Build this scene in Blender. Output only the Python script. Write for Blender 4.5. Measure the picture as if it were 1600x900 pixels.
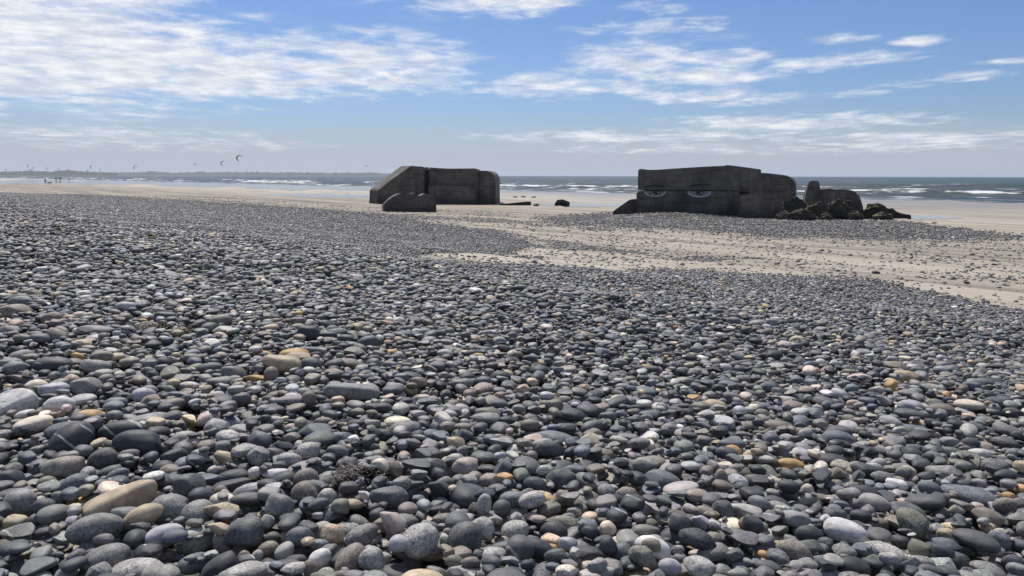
import bpy, bmesh, math, random
import numpy as np
from mathutils import Vector, Matrix, noise as mnoise
random.seed(7); np.random.seed(7)
D = bpy.data
scene = bpy.context.scene
for o in list(D.objects): D.objects.remove(o)
C = scene.collection

# ------------------------------------------------------------------ camera
F = 1256.0                      # focal length in pixels of a 1600 px wide frame
CAM = np.array([0.0, 0.0, 3.0])
PITCH = math.atan((450 - 274.6) / F)
ROLL = 0.0023
fw = np.array([0, math.cos(PITCH), -math.sin(PITCH)])
up0 = np.array([0, math.sin(PITCH), math.cos(PITCH)])
rt0 = np.array([1.0, 0, 0])
rt = rt0 * math.cos(ROLL) + up0 * math.sin(ROLL)
up = up0 * math.cos(ROLL) - rt0 * math.sin(ROLL)
cd = D.cameras.new('camera'); cam = D.objects.new('camera', cd); C.objects.link(cam)
cd.sensor_width = 36; cd.lens = 36 * F / 1600; cd.clip_start = 0.05; cd.clip_end = 80000
cam.matrix_world = Matrix(((rt[0], up[0], -fw[0], CAM[0]), (rt[1], up[1], -fw[1], CAM[1]),
                           (rt[2], up[2], -fw[2], CAM[2]), (0, 0, 0, 1)))
scene.camera = cam
# ------------------------------------------------------------------ world, sun, exposure
SUN_EL, SUN_AZ = 56.0, -20.0    # azimuth from +Y (view) towards +X
SKY_STRENGTH, SUN_STRENGTH = 0.092, 4.9
scene.view_settings.view_transform = 'Standard'; scene.view_settings.look = 'None'
scene.view_settings.gamma = 1; scene.view_settings.use_curve_mapping = False
scene.view_settings.exposure = 0.0

def N(nt, typ, **kw):
    n = nt.nodes.new(typ)
    ins = kw.pop('ins', {})
    for k, v in kw.items(): setattr(n, k, v)
    for k, v in ins.items():
        s = n.inputs[k]
        if hasattr(v, 'is_linked') or isinstance(v, bpy.types.NodeSocket): nt.links.new(v, s)
        else: s.default_value = v
    return n
def math_(nt, op, a, b=0.0, clamp=False):
    n = nt.nodes.new('ShaderNodeMath'); n.operation = op; n.use_clamp = clamp
    for i, v in enumerate((a, b)):
        if isinstance(v, bpy.types.NodeSocket): nt.links.new(v, n.inputs[i])
        else: n.inputs[i].default_value = v
    return n.outputs[0]
def vmath(nt, op, a, b=(0, 0, 0)):
    n = nt.nodes.new('ShaderNodeVectorMath'); n.operation = op
    for i, v in enumerate((a, b)):
        if isinstance(v, bpy.types.NodeSocket): nt.links.new(v, n.inputs[i])
        else: n.inputs[i].default_value = v
    return n
def maprange(nt, v, a, b, c=0.0, d=1.0, smooth=True):
    n = nt.nodes.new('ShaderNodeMapRange'); n.interpolation_type = 'SMOOTHSTEP' if smooth else 'LINEAR'
    nt.links.new(v, n.inputs[0])
    for i, x in enumerate((a, b, c, d)): n.inputs[i + 1].default_value = x
    return n.outputs[0]
def mixc(nt, f, a, b, typ='MIX'):
    n = nt.nodes.new('ShaderNodeMix'); n.data_type = 'RGBA'; n.blend_type = typ
    for s, v in ((n.inputs[0], f), (n.inputs[6], a), (n.inputs[7], b)):
        if isinstance(v, bpy.types.NodeSocket): nt.links.new(v, s)
        else: s.default_value = v if not isinstance(v, tuple) or len(v) == 4 else (*v, 1)
    return n.outputs[2]
def noise_(nt, vec, scale, detail=4, rough=0.55, **kw):
    n = nt.nodes.new('ShaderNodeTexNoise'); n.inputs['Scale'].default_value = scale
    n.inputs['Detail'].default_value = detail; n.inputs['Roughness'].default_value = rough
    for k, v in kw.items(): n.inputs[k].default_value = v
    if vec is not None: nt.links.new(vec, n.inputs['Vector'])
    return n.outputs['Fac']

world = D.worlds.new('World'); scene.world = world; world.use_nodes = True
wt = world.node_tree; wt.nodes.clear()
wout = wt.nodes.new('ShaderNodeOutputWorld'); bg = wt.nodes.new('ShaderNodeBackground')
wt.links.new(bg.outputs[0], wout.inputs[0])
sky = wt.nodes.new('ShaderNodeTexSky'); sky.sky_type = 'NISHITA'; sky.sun_disc = False
sky.sun_elevation = math.radians(SUN_EL); sky.sun_rotation = math.radians(SUN_AZ)
sky.air_density = 1.0; sky.dust_density = 0.6; sky.ozone_density = 2.0; sky.altitude = 0
bg.inputs['Strength'].default_value = SKY_STRENGTH
tc = wt.nodes.new('ShaderNodeTexCoord').outputs['Generated']
dirn = vmath(wt, 'NORMALIZE', tc).outputs[0]
sep = wt.nodes.new('ShaderNodeSeparateXYZ'); wt.links.new(dirn, sep.inputs[0])
az = math_(wt, 'ARCTAN2', sep.outputs[0], sep.outputs[1])
el = math_(wt, 'ARCSINE', sep.outputs[2])
comb = wt.nodes.new('ShaderNodeCombineXYZ'); wt.links.new(az, comb.inputs[0]); wt.links.new(el, comb.inputs[1])
ang = comb.outputs[0]
zc = math_(wt, 'ADD', math_(wt, 'MAXIMUM', sep.outputs[2], 0.0), 0.03)
cp = wt.nodes.new('ShaderNodeCombineXYZ')
wt.links.new(math_(wt, 'DIVIDE', sep.outputs[0], zc), cp.inputs[0])
wt.links.new(math_(wt, 'DIVIDE', sep.outputs[1], zc), cp.inputs[1])
cloudp = cp.outputs[0]
def sky_uv(px, py):
    u = math.atan((px - 800) / F); v = math.atan((274.6 - py) / F * math.cos(u)); return u, v
# cloud banks: centre x, y, half width, half height (as degrees of sky seen in the frame), weight
BANKS = [(60, 85, 450, 98, 1.2), (330, 118, 350, 50, 1.1), (520, 105, 260, 54, 1.0), (600, 78, 190, 32, .6), (60, 10, 280, 45, .95),
         (640, 130, 190, 30, .75), (820, 8, 120, 34, .95), (670, 22, 150, 24, .5), (1000, 105, 170, 48, .85),
         (900, 138, 230, 26, .8), (1110, 112, 130, 48, .8), (1100, 155, 150, 18, .75), (1010, 24, 60, 15, .75), (990, 52, 120, 16, .7),
         (1080, 48, 70, 14, .55), (1230, 105, 110, 17, .8), (1330, 95, 120, 12, .65), (1300, 68, 60, 9, .75),
         (1415, 71, 45, 10, .75), (1485, 122, 70, 9, .75), (1385, 136, 50, 8, .55), (1330, 148, 90, 8, .5), (1560, 100, 60, 6, .5),
         (1230, 194, 250, 19, .85), (1000, 213, 340, 14, .75), (1450, 214, 300, 14, .7), (80, 208, 330, 16, .6), (250, 226, 320, 15, .55), (1200, 232, 500, 12, .55)]
acc = None
for bx, by, rx, ry, wgt in BANKS:
    u, v = sky_uv(bx, by)
    d = vmath(wt, 'SUBTRACT', ang, (u, v, 0)).outputs[0]
    d = vmath(wt, 'MULTIPLY', d, (F / rx, F / ry, 0)).outputs[0]
    L = vmath(wt, 'LENGTH', d).outputs['Value']
    m = maprange(wt, L, 0.15, 1.25, wgt, 0.0)
    acc = m if acc is None else math_(wt, 'MAXIMUM', acc, m)
# the rest of the sky, above the frame and behind, carries the same kind of broken cloud
cov = maprange(wt, noise_(wt, cloudp, 0.55, 3), 0.44, 0.66, 0.0, 0.85)
cov = math_(wt, 'MULTIPLY', cov, maprange(wt, el, math.radians(13.5), math.radians(19)))
side = maprange(wt, math_(wt, 'ABSOLUTE', az), math.radians(36), math.radians(48))
cov2 = math_(wt, 'MULTIPLY', maprange(wt, noise_(wt, cloudp, 0.55, 3), 0.46, 0.66, 0.0, 0.8), math_(wt, 'MULTIPLY', side, maprange(wt, el, 0.03, 0.12)))
acc = math_(wt, 'MAXIMUM', acc, math_(wt, 'MAXIMUM', cov, cov2))
mp = wt.nodes.new('ShaderNodeMapping'); wt.links.new(cloudp, mp.inputs[0]); mp.inputs['Scale'].default_value = (1.5, 0.95, 1)
n1 = noise_(wt, mp.outputs[0], 1.7, 9, 0.60, Distortion=0.35)
mp2 = wt.nodes.new('ShaderNodeMapping'); wt.links.new(ang, mp2.inputs[0]); mp2.inputs['Scale'].default_value = (9, 42, 1)
n2 = noise_(wt, mp2.outputs[0], 1.6, 10, 0.66, Distortion=0.5)
nn = math_(wt, 'ADD', math_(wt, 'MULTIPLY', n1, 0.45), math_(wt, 'MULTIPLY', n2, 0.55))
cm = math_(wt, 'ADD', acc, math_(wt, 'MULTIPLY', math_(wt, 'SUBTRACT', nn, 0.5), 4.2))
cmask = maprange(wt, cm, 0.10, 1.22, 0.0, 0.97)
cmask = math_(wt, 'MULTIPLY', cmask, maprange(wt, acc, 0.02, 0.3))
# thin veil of cloud low over the sea
veil = maprange(wt, math_(wt, 'ADD', el, math_(wt, 'MULTIPLY', math_(wt, 'SUBTRACT', n2, 0.5), 0.035)), 0.010, 0.080, 0.90, 0.0)
shade = maprange(wt, noise_(wt, mp2.outputs[0], 2.6, 6, 0.6), 0.3, 0.7, 0.0, 1.0)
ccol = mixc(wt, shade, (6.6, 7.2, 8.4, 1), (10.6, 10.7, 10.9, 1))
skyc = mixc(wt, 1.0, sky.outputs[0], (.60, .74, 1.04, 1), 'MULTIPLY')
skyc = mixc(wt, veil, skyc, (5.3, 5.8, 6.6, 1))
fin = mixc(wt, cmask, skyc, ccol)
wt.links.new(fin, bg.inputs['Color'])

sl = D.lights.new('sun', 'SUN'); sun = D.objects.new('sun', sl); C.objects.link(sun)
sl.energy = SUN_STRENGTH; sl.angle = math.radians(0.53); sl.color = (1.0, 0.95, 0.87)
sa, se = math.radians(SUN_AZ), math.radians(SUN_EL)
sdir = Vector((math.sin(sa) * math.cos(se), math.cos(sa) * math.cos(se), math.sin(se)))
sun.rotation_euler = sdir.to_track_quat('Z', 'Y').to_euler(); sun.location = (0, 0, 60)

# ------------------------------------------------------------------ pixel rays, ground shape
NS = np.array([0.771, 0.637]); TS = np.array([-0.637, 0.771])    # towards the sea / along the shore
_ps = np.array([-400, 0, 2, 5, 10, 17, 22, 27, 33, 85, 112, 130, 200, 500], float)
_pz = np.array([2.1, 1.92, 1.88, 1.68, 1.16, .42, .17, .09, .07, .05, .0, -.25, -.9, -3.], float)
def smooth_interp(s):
    k = np.linspace(-1.5, 1.5, 7)
    return sum(np.interp(s + d, _ps, _pz) for d in k) / 7
def ground(x, y):
    x = np.asarray(x, float); y = np.asarray(y, float)
    s = x * NS[0] + y * NS[1]; t = x * TS[0] + y * TS[1]
    z = smooth_interp(s)
    z = z + 0.34 * np.exp(-(((x - 11.3) / 3.6) ** 2 + ((y - 57.6) / 2.2) ** 2))
    z = z + 0.10 * np.exp(-(((x - 19.0) / 6.5) ** 2 + ((y - 51.5) / 3.0) ** 2))
    z = z + 0.035 * np.sin(x * 1.1 + 0.7 * y) * np.clip((24 - s) / 10, 0, 1) + 0.03 * np.sin(y * .83 - x * .45 + 1) * np.clip((24 - s) / 10, 0, 1)
    z = z + 0.02 * np.sin(s * .35 + np.sin(t * .06) * 2) * np.clip((s - 20) / 10, 0, 1) * np.clip((58 - s) / 12, 0, 1)
    return z
def ray(px, py):
    d = fw + rt * ((px - 800) / F) + up * ((450 - py) / F); return d
def P(px, py, Y):
    d = ray(px, py); return Vector((CAM + d * (Y / d[1])).tolist())
def hit(px, py, dz=0.0):
    d = ray(px, py); tt = 1.0
    lo = None
    ts = np.concatenate([np.arange(1.0, 30, .05), np.geomspace(30, 3000, 3000)]) / d[1]
    pts = CAM[None] + ts[:, None] * d[None]
    below = pts[:, 2] < ground(pts[:, 0], pts[:, 1]) + dz
    i = int(np.argmax(below)) if below.any() else len(ts) - 1
    a, b = ts[max(i - 1, 0)], ts[i]
    for _ in range(25):
        m = .5 * (a + b); p = CAM + m * d
        if p[2] < float(ground(p[0], p[1])) + dz: b = m
        else: a = m
    return Vector((CAM + b * d).tolist())

# ------------------------------------------------------------------ helpers
def tag(o, label=None, cat=None, group=None, kind=None):
    if label: o['label'] = label
    if cat: o['category'] = cat
    if group: o['group'] = group
    if kind: o['kind'] = kind
    return o
def empty(name, loc):
    o = D.objects.new(name, None); C.objects.link(o); o.location = loc; o.empty_display_size = .2; return o
def obj(name, me, mat, parent=None):
    o = D.objects.new(name, me); C.objects.link(o)
    if mat is not None and len(me.materials) == 0: me.materials.append(mat)
    if parent is not None:
        o.parent = parent; o.matrix_parent_inverse = Matrix.Translation(-Vector(parent.location))
    return o
def from_bm(bm, name, smooth=False):
    me = D.meshes.new(name); bmesh.ops.recalc_face_normals(bm, faces=bm.faces); bm.to_mesh(me); bm.free()
    if smooth: me.polygons.foreach_set('use_smooth', [True] * len(me.polygons))
    return me
def pydata(name, v, f, smooth=False):
    me = D.meshes.new(name); me.from_pydata([tuple(map(float, q)) for q in v], [], f); me.update()
    if smooth: me.polygons.foreach_set('use_smooth', [True] * len(me.polygons))
    return me
def material(name):
    m = D.materials.new(name); m.use_nodes = True; nt = m.node_tree
    b = nt.nodes['Principled BSDF']; return m, nt, b
def bump(nt, b, h, strength, dist):
    n = nt.nodes.new('ShaderNodeBump'); n.inputs['Strength'].default_value = strength; n.inputs['Distance'].default_value = dist
    nt.links.new(h, n.inputs['Height']); nt.links.new(n.outputs[0], b.inputs['Normal']); return n
def plain(name, col, rough=.7):
    m, nt, b = material(name)
    g = nt.nodes.new('ShaderNodeNewGeometry')
    n = noise_(nt, g.outputs['Position'], 3.0, 4)
    nt.links.new(mixc(nt, n, tuple(c * .8 for c in col), tuple(min(1, c * 1.2) for c in col)), b.inputs['Base Color'])
    b.inputs['Roughness'].default_value = rough; return m

# ------------------------------------------------------------------ materials
def make_pebble_mat():
    m, nt, b = material('pebble_stone')
    ca = nt.nodes.new('ShaderNodeAttribute'); ca.attribute_type = 'INSTANCER'; ca.attribute_name = 'col'
    pa = nt.nodes.new('ShaderNodeAttribute'); pa.attribute_type = 'INSTANCER'; pa.attribute_name = 'par'
    ps = nt.nodes.new('ShaderNodeSeparateColor'); nt.links.new(pa.outputs['Color'], ps.inputs[0])
    pit, vein, seed = ps.outputs[0], ps.outputs[1], ps.outputs[2]
    g = nt.nodes.new('ShaderNodeNewGeometry')
    off = nt.nodes.new('ShaderNodeCombineXYZ')
    for i, k in enumerate((37.0, 91.0, 53.0)): nt.links.new(math_(nt, 'MULTIPLY', seed, k), off.inputs[i])
    pos = vmath(nt, 'ADD', g.outputs['Position'], off.outputs[0]).outputs[0]
    mott = noise_(nt, pos, 26, 4, .6); fine = noise_(nt, pos, 150, 3, .75)
    v1 = math_(nt, 'ADD', maprange(nt, mott, .25, .75, .74, 1.3), 0)
    col = mixc(nt, 1.0, ca.outputs['Color'], v1, 'MULTIPLY')
    sp = maprange(nt, fine, .34, .66, .55, 1.5)
    spk = nt.nodes.new('ShaderNodeMix'); nt.links.new(pit, spk.inputs[0]); spk.inputs[2].default_value = 1.0; nt.links.new(sp, spk.inputs[3])
    col = mixc(nt, 1.0, col, spk.outputs[0], 'MULTIPLY')
    # pits of weathered granite
    vo = nt.nodes.new('ShaderNodeTexVoronoi'); vo.inputs['Scale'].default_value = 72; vo.inputs['Randomness'].default_value = 1
    nt.links.new(pos, vo.inputs['Vector'])
    psz = maprange(nt, noise_(nt, pos, 40, 2), .40, .70, 0.0, .40, False)
    pm = math_(nt, 'MULTIPLY', math_(nt, 'LESS_THAN', vo.outputs['Distance'], psz), pit)
    col = mixc(nt, math_(nt, 'MULTIPLY', pm, .62), col, (.02, .02, .022, 1))
    # quartz veins and bands
    wv = nt.nodes.new('ShaderNodeTexWave'); wv.wave_type = 'BANDS'; wv.bands_direction = 'DIAGONAL'; nt.links.new(pos, wv.inputs['Vector'])
    wv.inputs['Scale'].default_value = 4.2; wv.inputs['Distortion'].default_value = 2.2; wv.inputs['Detail'].default_value = 2; wv.inputs['Detail Scale'].default_value = 1.5
    line = math_(nt, 'MULTIPLY', maprange(nt, wv.outputs['Fac'], .972, .998), maprange(nt, noise_(nt, pos, 14, 2), .42, .58))
    col = mixc(nt, math_(nt, 'MULTIPLY', line, math_(nt, 'MULTIPLY', vein, .75)), col, (.5, .48, .46, 1))
    mp = nt.nodes.new('ShaderNodeMapping'); nt.links.new(pos, mp.inputs[0]); mp.inputs['Scale'].default_value = (14, 30, 95); mp.inputs['Rotation'].default_value = (.4, .5, .2)
    band = maprange(nt, noise_(nt, mp.outputs[0], 1.0, 4, .65), .56, .68)
    col = mixc(nt, math_(nt, 'MULTIPLY', band, math_(nt, 'MULTIPLY', vein, .75)), col, (.07, .07, .075, 1))
    nt.links.new(col, b.inputs['Base Color'])
    b.inputs['Roughness'].default_value = .62; b.inputs['Specular IOR Level'].default_value = .34
    h = math_(nt, 'SUBTRACT', math_(nt, 'ADD', math_(nt, 'MULTIPLY', mott, .8), math_(nt, 'MULTIPLY', fine, math_(nt, 'ADD', math_(nt, 'MULTIPLY', pit, .35), .06))), math_(nt, 'MULTIPLY', pm, .7))
    bump(nt, b, h, .5, .0035)
    return m
M_PEB = make_pebble_mat()

def make_beach_mat():
    m, nt, b = material('sand_and_shingle_bed')
    g = nt.nodes.new('ShaderNodeNewGeometry'); pos = g.outputs['Position']
    at = nt.nodes.new('ShaderNodeAttribute'); at.attribute_name = 'shingle'
    wet = nt.nodes.new('ShaderNodeAttribute'); wet.attribute_name = 'wet'
    a = noise_(nt, pos, .12, 5); c = noise_(nt, pos, 3.0, 5, .65); f = noise_(nt, pos, 60, 3, .7)
    sand = mixc(nt, maprange(nt, a, .3, .7), (.345, .295, .225), (.44, .38, .30))
    sand = mixc(nt, maprange(nt, c, .3, .75, 0, .45), sand, (.30, .25, .19))
    # long thin lines of dark weed and wet ripples left along the shore
    mp = nt.nodes.new('ShaderNodeMapping'); nt.links.new(pos, mp.inputs[0])
    mp.inputs['Rotation'].default_value = (0, 0, -math.atan2(TS[1], TS[0]))
    mp2 = nt.nodes.new('ShaderNodeMapping'); nt.links.new(mp.outputs[0], mp2.inputs[0]); mp2.inputs['Scale'].default_value = (.035, .6, 1)
    st = maprange(nt, noise_(nt, mp2.outputs[0], 1.0, 6, .7), .47, .62, 0, .78)
    sand = mixc(nt, st, sand, (.125, .105, .08))
    co_ = nt.nodes.new('ShaderNodeAttribute'); co_.attribute_name = 'coarse'
    mp3 = nt.nodes.new('ShaderNodeMapping'); nt.links.new(mp.outputs[0], mp3.inputs[0]); mp3.inputs['Scale'].default_value = (.02, .55, 1)
    s3 = noise_(nt, mp3.outputs[0], 1.0, 7, .75)
    sand = mixc(nt, math_(nt, 'MULTIPLY', co_.outputs['Fac'], .6), sand, (.235, .19, .13))
    sand = mixc(nt, math_(nt, 'MULTIPLY', co_.outputs['Fac'], maprange(nt, s3, .47, .58, 0, .85)), sand, (.075, .066, .055))
    wetf = math_(nt, 'MULTIPLY', wet.outputs['Fac'], maprange(nt, noise_(nt, mp2.outputs[0], .6, 4), .35, .55, .4, 1.0))
    sand = mixc(nt, math_(nt, 'MULTIPLY', wetf, .7), sand, (.19, .165, .14))
    vo = nt.nodes.new('ShaderNodeTexVoronoi'); vo.inputs['Scale'].default_value = 26; nt.links.new(pos, vo.inputs['Vector'])
    sepc = nt.nodes.new('ShaderNodeSeparateColor'); nt.links.new(vo.outputs['Color'], sepc.inputs[0])
    pc = mixc(nt, maprange(nt, sepc.outputs[0], .2, 1.0, 0, 1, False), (.035, .037, .04), (.17, .165, .155))
    pc = mixc(nt, math_(nt, 'GREATER_THAN', sepc.outputs[1], .9), pc, (.3, .26, .2))
    pc = mixc(nt, maprange(nt, vo.outputs['Distance'], .35, .8, 0, .8), pc, (.07, .06, .048))
    edge = maprange(nt, math_(nt, 'ADD', at.outputs['Fac'], math_(nt, 'MULTIPLY', math_(nt, 'SUBTRACT', noise_(nt, pos, 1.4, 4, .7), .5), .7)), .42, .58)
    nt.links.new(mixc(nt, edge, sand, pc), b.inputs['Base Color'])
    nt.links.new(maprange(nt, wetf, 0, .9, .85, .22, False), b.inputs['Roughness'])
    hh = math_(nt, 'ADD', math_(nt, 'MULTIPLY', c, .5), math_(nt, 'ADD', math_(nt, 'MULTIPLY', f, .12), math_(nt, 'MULTIPLY', math_(nt, 'MULTIPLY', edge, vo.outputs['Distance']), -1.5)))
    bump(nt, b, hh, .5, .03)
    return m
M_BEACH = make_beach_mat()

def make_sea_mat():
    m, nt, b = material('sea_water')
    g = nt.nodes.new('ShaderNodeNewGeometry'); pos = g.outputs['Position']
    mp = nt.nodes.new('ShaderNodeMapping'); nt.links.new(pos, mp.inputs[0])
    mp.inputs['Rotation'].default_value = (0, 0, -math.atan2(TS[1], TS[0]))     # x along the shore, -y out to sea
    fo = nt.nodes.new('ShaderNodeAttribute'); fo.attribute_name = 'foam'
    sc = nt.nodes.new('ShaderNodeMapping'); nt.links.new(mp.outputs[0], sc.inputs[0]); sc.inputs['Scale'].default_value = (.10, .32, 1)
    nf = noise_(nt, sc.outputs[0], 1.0, 7, .68)
    fm = maprange(nt, math_(nt, 'ADD', fo.outputs['Fac'], math_(nt, 'MULTIPLY', math_(nt, 'SUBTRACT', nf, .5), 1.9)), .42, .66)
    sc2 = nt.nodes.new('ShaderNodeMapping'); nt.links.new(mp.outputs[0], sc2.inputs[0]); sc2.inputs['Scale'].default_value = (.05, .11, 1)
    cap = maprange(nt, noise_(nt, sc2.outputs[0], 1.0, 6, .72), .625, .67)
    foam = math_(nt, 'MAXIMUM', fm, cap)
    base = mixc(nt, maprange(nt, noise_(nt, sc.outputs[0], .25, 3), .35, .65), (.030, .046, .045), (.052, .074, .068))
    col = mixc(nt, foam, base, (.80, .82, .83))
    nt.links.new(col, b.inputs['Base Color'])
    nt.links.new(maprange(nt, foam, 0, 1, .34, .85, False), b.inputs['Roughness'])
    b.inputs['IOR'].default_value = 1.33; b.inputs['Specular IOR Level'].default_value = .22
    w1 = nt.nodes.new('ShaderNodeMapping'); nt.links.new(mp.outputs[0], w1.inputs[0]); w1.inputs['Scale'].default_value = (.25, .7, 1)
    hgt = math_(nt, 'ADD', noise_(nt, w1.outputs[0], 1.0, 6, .65), math_(nt, 'MULTIPLY', noise_(nt, w1.outputs[0], .2, 2), 2.0))
    bump(nt, b, hgt, 1.0, 1.3)
    return m
M_SEA = make_sea_mat()

def make_concrete():
    m, nt, b = material('weathered_concrete')
    g = nt.nodes.new('ShaderNodeNewGeometry'); pos = g.outputs['Position']
    sp = nt.nodes.new('ShaderNodeSeparateXYZ'); nt.links.new(pos, sp.inputs[0])
    a = noise_(nt, pos, .7, 6, .65); c = noise_(nt, pos, 5, 6, .7); f = noise_(nt, pos, 40, 4, .7)
    st = nt.nodes.new('ShaderNodeMapping'); nt.links.new(pos, st.inputs[0]); st.inputs['Scale'].default_value = (1.6, 1.6, .22)
    streak = noise_(nt, st.outputs[0], 1.5, 5, .65)
    col = mixc(nt, maprange(nt, a, .3, .7), (.070, .063, .054), (.165, .148, .122))
    col = mixc(nt, maprange(nt, streak, .52, .70, 0, .55), col, (.040, .036, .031))
    col = mixc(nt, maprange(nt, c, .60, .72, 0, .5), col, (.24, .215, .18))
    # boards of the formwork
    bd = math_(nt, 'FRACT', math_(nt, 'MULTIPLY', sp.outputs[2], 5.0))
    joint = maprange(nt, math_(nt, 'ABSOLUTE', math_(nt, 'SUBTRACT', bd, .5)), .44, .49, 0, 1)
    col = mixc(nt, math_(nt, 'MULTIPLY', joint, .35), col, (.04, .037, .033))
    br_ = nt.nodes.new('ShaderNodeMapping'); nt.links.new(pos, br_.inputs[0]); br_.inputs['Scale'].default_value = (.5, .5, 5.0)
    hb = noise_(nt, br_.outputs[0], 1.0, 5, .7)
    col = mixc(nt, maprange(nt, hb, .50, .64, 0, .6), col, (.045, .037, .030))
    # tide mark: algae up to an uneven line
    tide = maprange(nt, math_(nt, 'ADD', sp.outputs[2], math_(nt, 'MULTIPLY', math_(nt, 'SUBTRACT', a, .5), 1.6)), .1, 1.35, .75, 0.0)
    col = mixc(nt, tide, col, (.034, .033, .029))
    nt.links.new(col, b.inputs['Base Color']); b.inputs['Roughness'].default_value = .85
    h = math_(nt, 'ADD', math_(nt, 'ADD', math_(nt, 'MULTIPLY', c, .8), math_(nt, 'MULTIPLY', f, .25)), math_(nt, 'MULTIPLY', joint, -.35))
    bump(nt, b, h, .7, .05)
    return m
M_CON = make_concrete()

def make_rock():
    m, nt, b = material('algae_covered_rock')
    g = nt.nodes.new('ShaderNodeNewGeometry'); pos = g.outputs['Position']
    sn = nt.nodes.new('ShaderNodeSeparateXYZ'); nt.links.new(g.outputs['Normal'], sn.inputs[0])
    a = noise_(nt, pos, 1.8, 6, .65); c = noise_(nt, pos, 9, 5, .7)
    col = mixc(nt, maprange(nt, c, .3, .7), (.010, .0095, .008), (.040, .036, .029))
    mo = math_(nt, 'MULTIPLY', maprange(nt, sn.outputs[2], .35, .85), maprange(nt, a, .45, .58))
    col = mixc(nt, mo, col, mixc(nt, c, (.06, .065, .018), (.20, .185, .05)))
    nt.links.new(col, b.inputs['Base Color']); b.inputs['Roughness'].default_value = .8
    bump(nt, b, math_(nt, 'ADD', a, c), .8, .12)
    return m
M_ROCK = make_rock()
def make_pool():
    m, nt, b = material('standing_water')
    g = nt.nodes.new('ShaderNodeNewGeometry')
    b.inputs['Base Color'].default_value = (.10, .095, .085, 1); b.inputs['Roughness'].default_value = .06; b.inputs['IOR'].default_value = 1.33
    bump(nt, b, noise_(nt, g.outputs['Position'], 2.0, 4), .12, .05)
    return m
M_POOL = make_pool()

# ------------------------------------------------------------------ where the shingle lies
def poly_px(pts):
    return np.array([[*hit(px, py)[:2]] for px, py in pts])
def inside(poly, x, y):
    x = np.asarray(x); y = np.asarray(y); r = np.zeros(x.shape, bool); n = len(poly)
    for i in range(n):
        x1, y1 = poly[i]; x2, y2 = poly[(i + 1) % n]
        if y1 == y2: continue
        c = ((y1 > y) != (y2 > y)) & (x < (x2 - x1) * (y - y1) / (y2 - y1) + x1); r ^= c
    return r
edge_px = [(-260, 298.5), (-100, 299.5), (0, 301), (100, 304.5), (250, 313), (400, 322), (520, 330), (600, 338), (680, 350), (750, 363),
           (815, 376), (835, 384), (800, 391), (720, 394), (650, 397), (640, 402), (700, 408), (780, 413), (880, 419), (1000, 421),
           (1100, 424), (1200, 431), (1300, 434), (1380, 440), (1460, 458), (1530, 473), (1600, 490), (1760, 530), (1900, 560)]
POLY_BANK = np.vstack([poly_px(edge_px), [[30, 9], [30, -8], [-120, -8], [-300, 120]]])
POLY_B = poly_px([(940, 334), (1000, 330.5), (1060, 329.5), (1110, 333), (1160, 340), (1225, 347), (1300, 345), (1400, 345), (1440, 350), (1500, 357),
                  (1575, 366), (1590, 372), (1500, 377), (1420, 374), (1300, 372), (1180, 366), (1060, 359), (960, 353), (880, 350), (840, 342)])
POLY_C = poly_px([(600, 334), (700, 338), (800, 343), (900, 348), (1000, 357), (1040, 363), (960, 362), (860, 354), (740, 346), (640, 342)])
POLY_E = poly_px([(820, 372), (900, 380), (980, 390), (1060, 399), (1180, 401), (1215, 405), (1120, 409), (1020, 405), (930, 395), (850, 385)])
POLY_F = poly_px([(650, 350), (760, 358), (840, 372), (800, 378), (720, 364), (640, 352)])
SPARSE = poly_px([(0, 296), (300, 305), (560, 322), (830, 333), (1000, 345), (1250, 366), (1600, 372), (1800, 420), (1800, 500), (1600, 488), (1380, 438), (1100, 422),
                  (860, 417), (640, 396), (830, 385), (600, 338), (300, 316), (0, 302)])
def shingle_density(x, y, rnd=None):
    """0..1 share of ground covered by stones"""
    d = np.zeros(np.shape(x)); wob = 0.5 * np.sin(x * 1.7 + y * .6) + .4 * np.sin(y * 1.1 - x * .8)
    d = np.where(inside(SPARSE, x, y), .058 + .035 * np.sin(x * .9 + y * .33) * np.sin(y * .5 - x * .2), d)
    for p, v in ((POLY_C, .42), (POLY_E, .38), (POLY_F, .5), (POLY_B, .95)):
        d = np.maximum(d, np.where(inside(p, x + wob * .5, y + wob), v, 0))
    d = np.maximum(d, np.where(inside(POLY_BANK, x + wob * .15, y + wob * .35), 1.0, 0))
    return d

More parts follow.
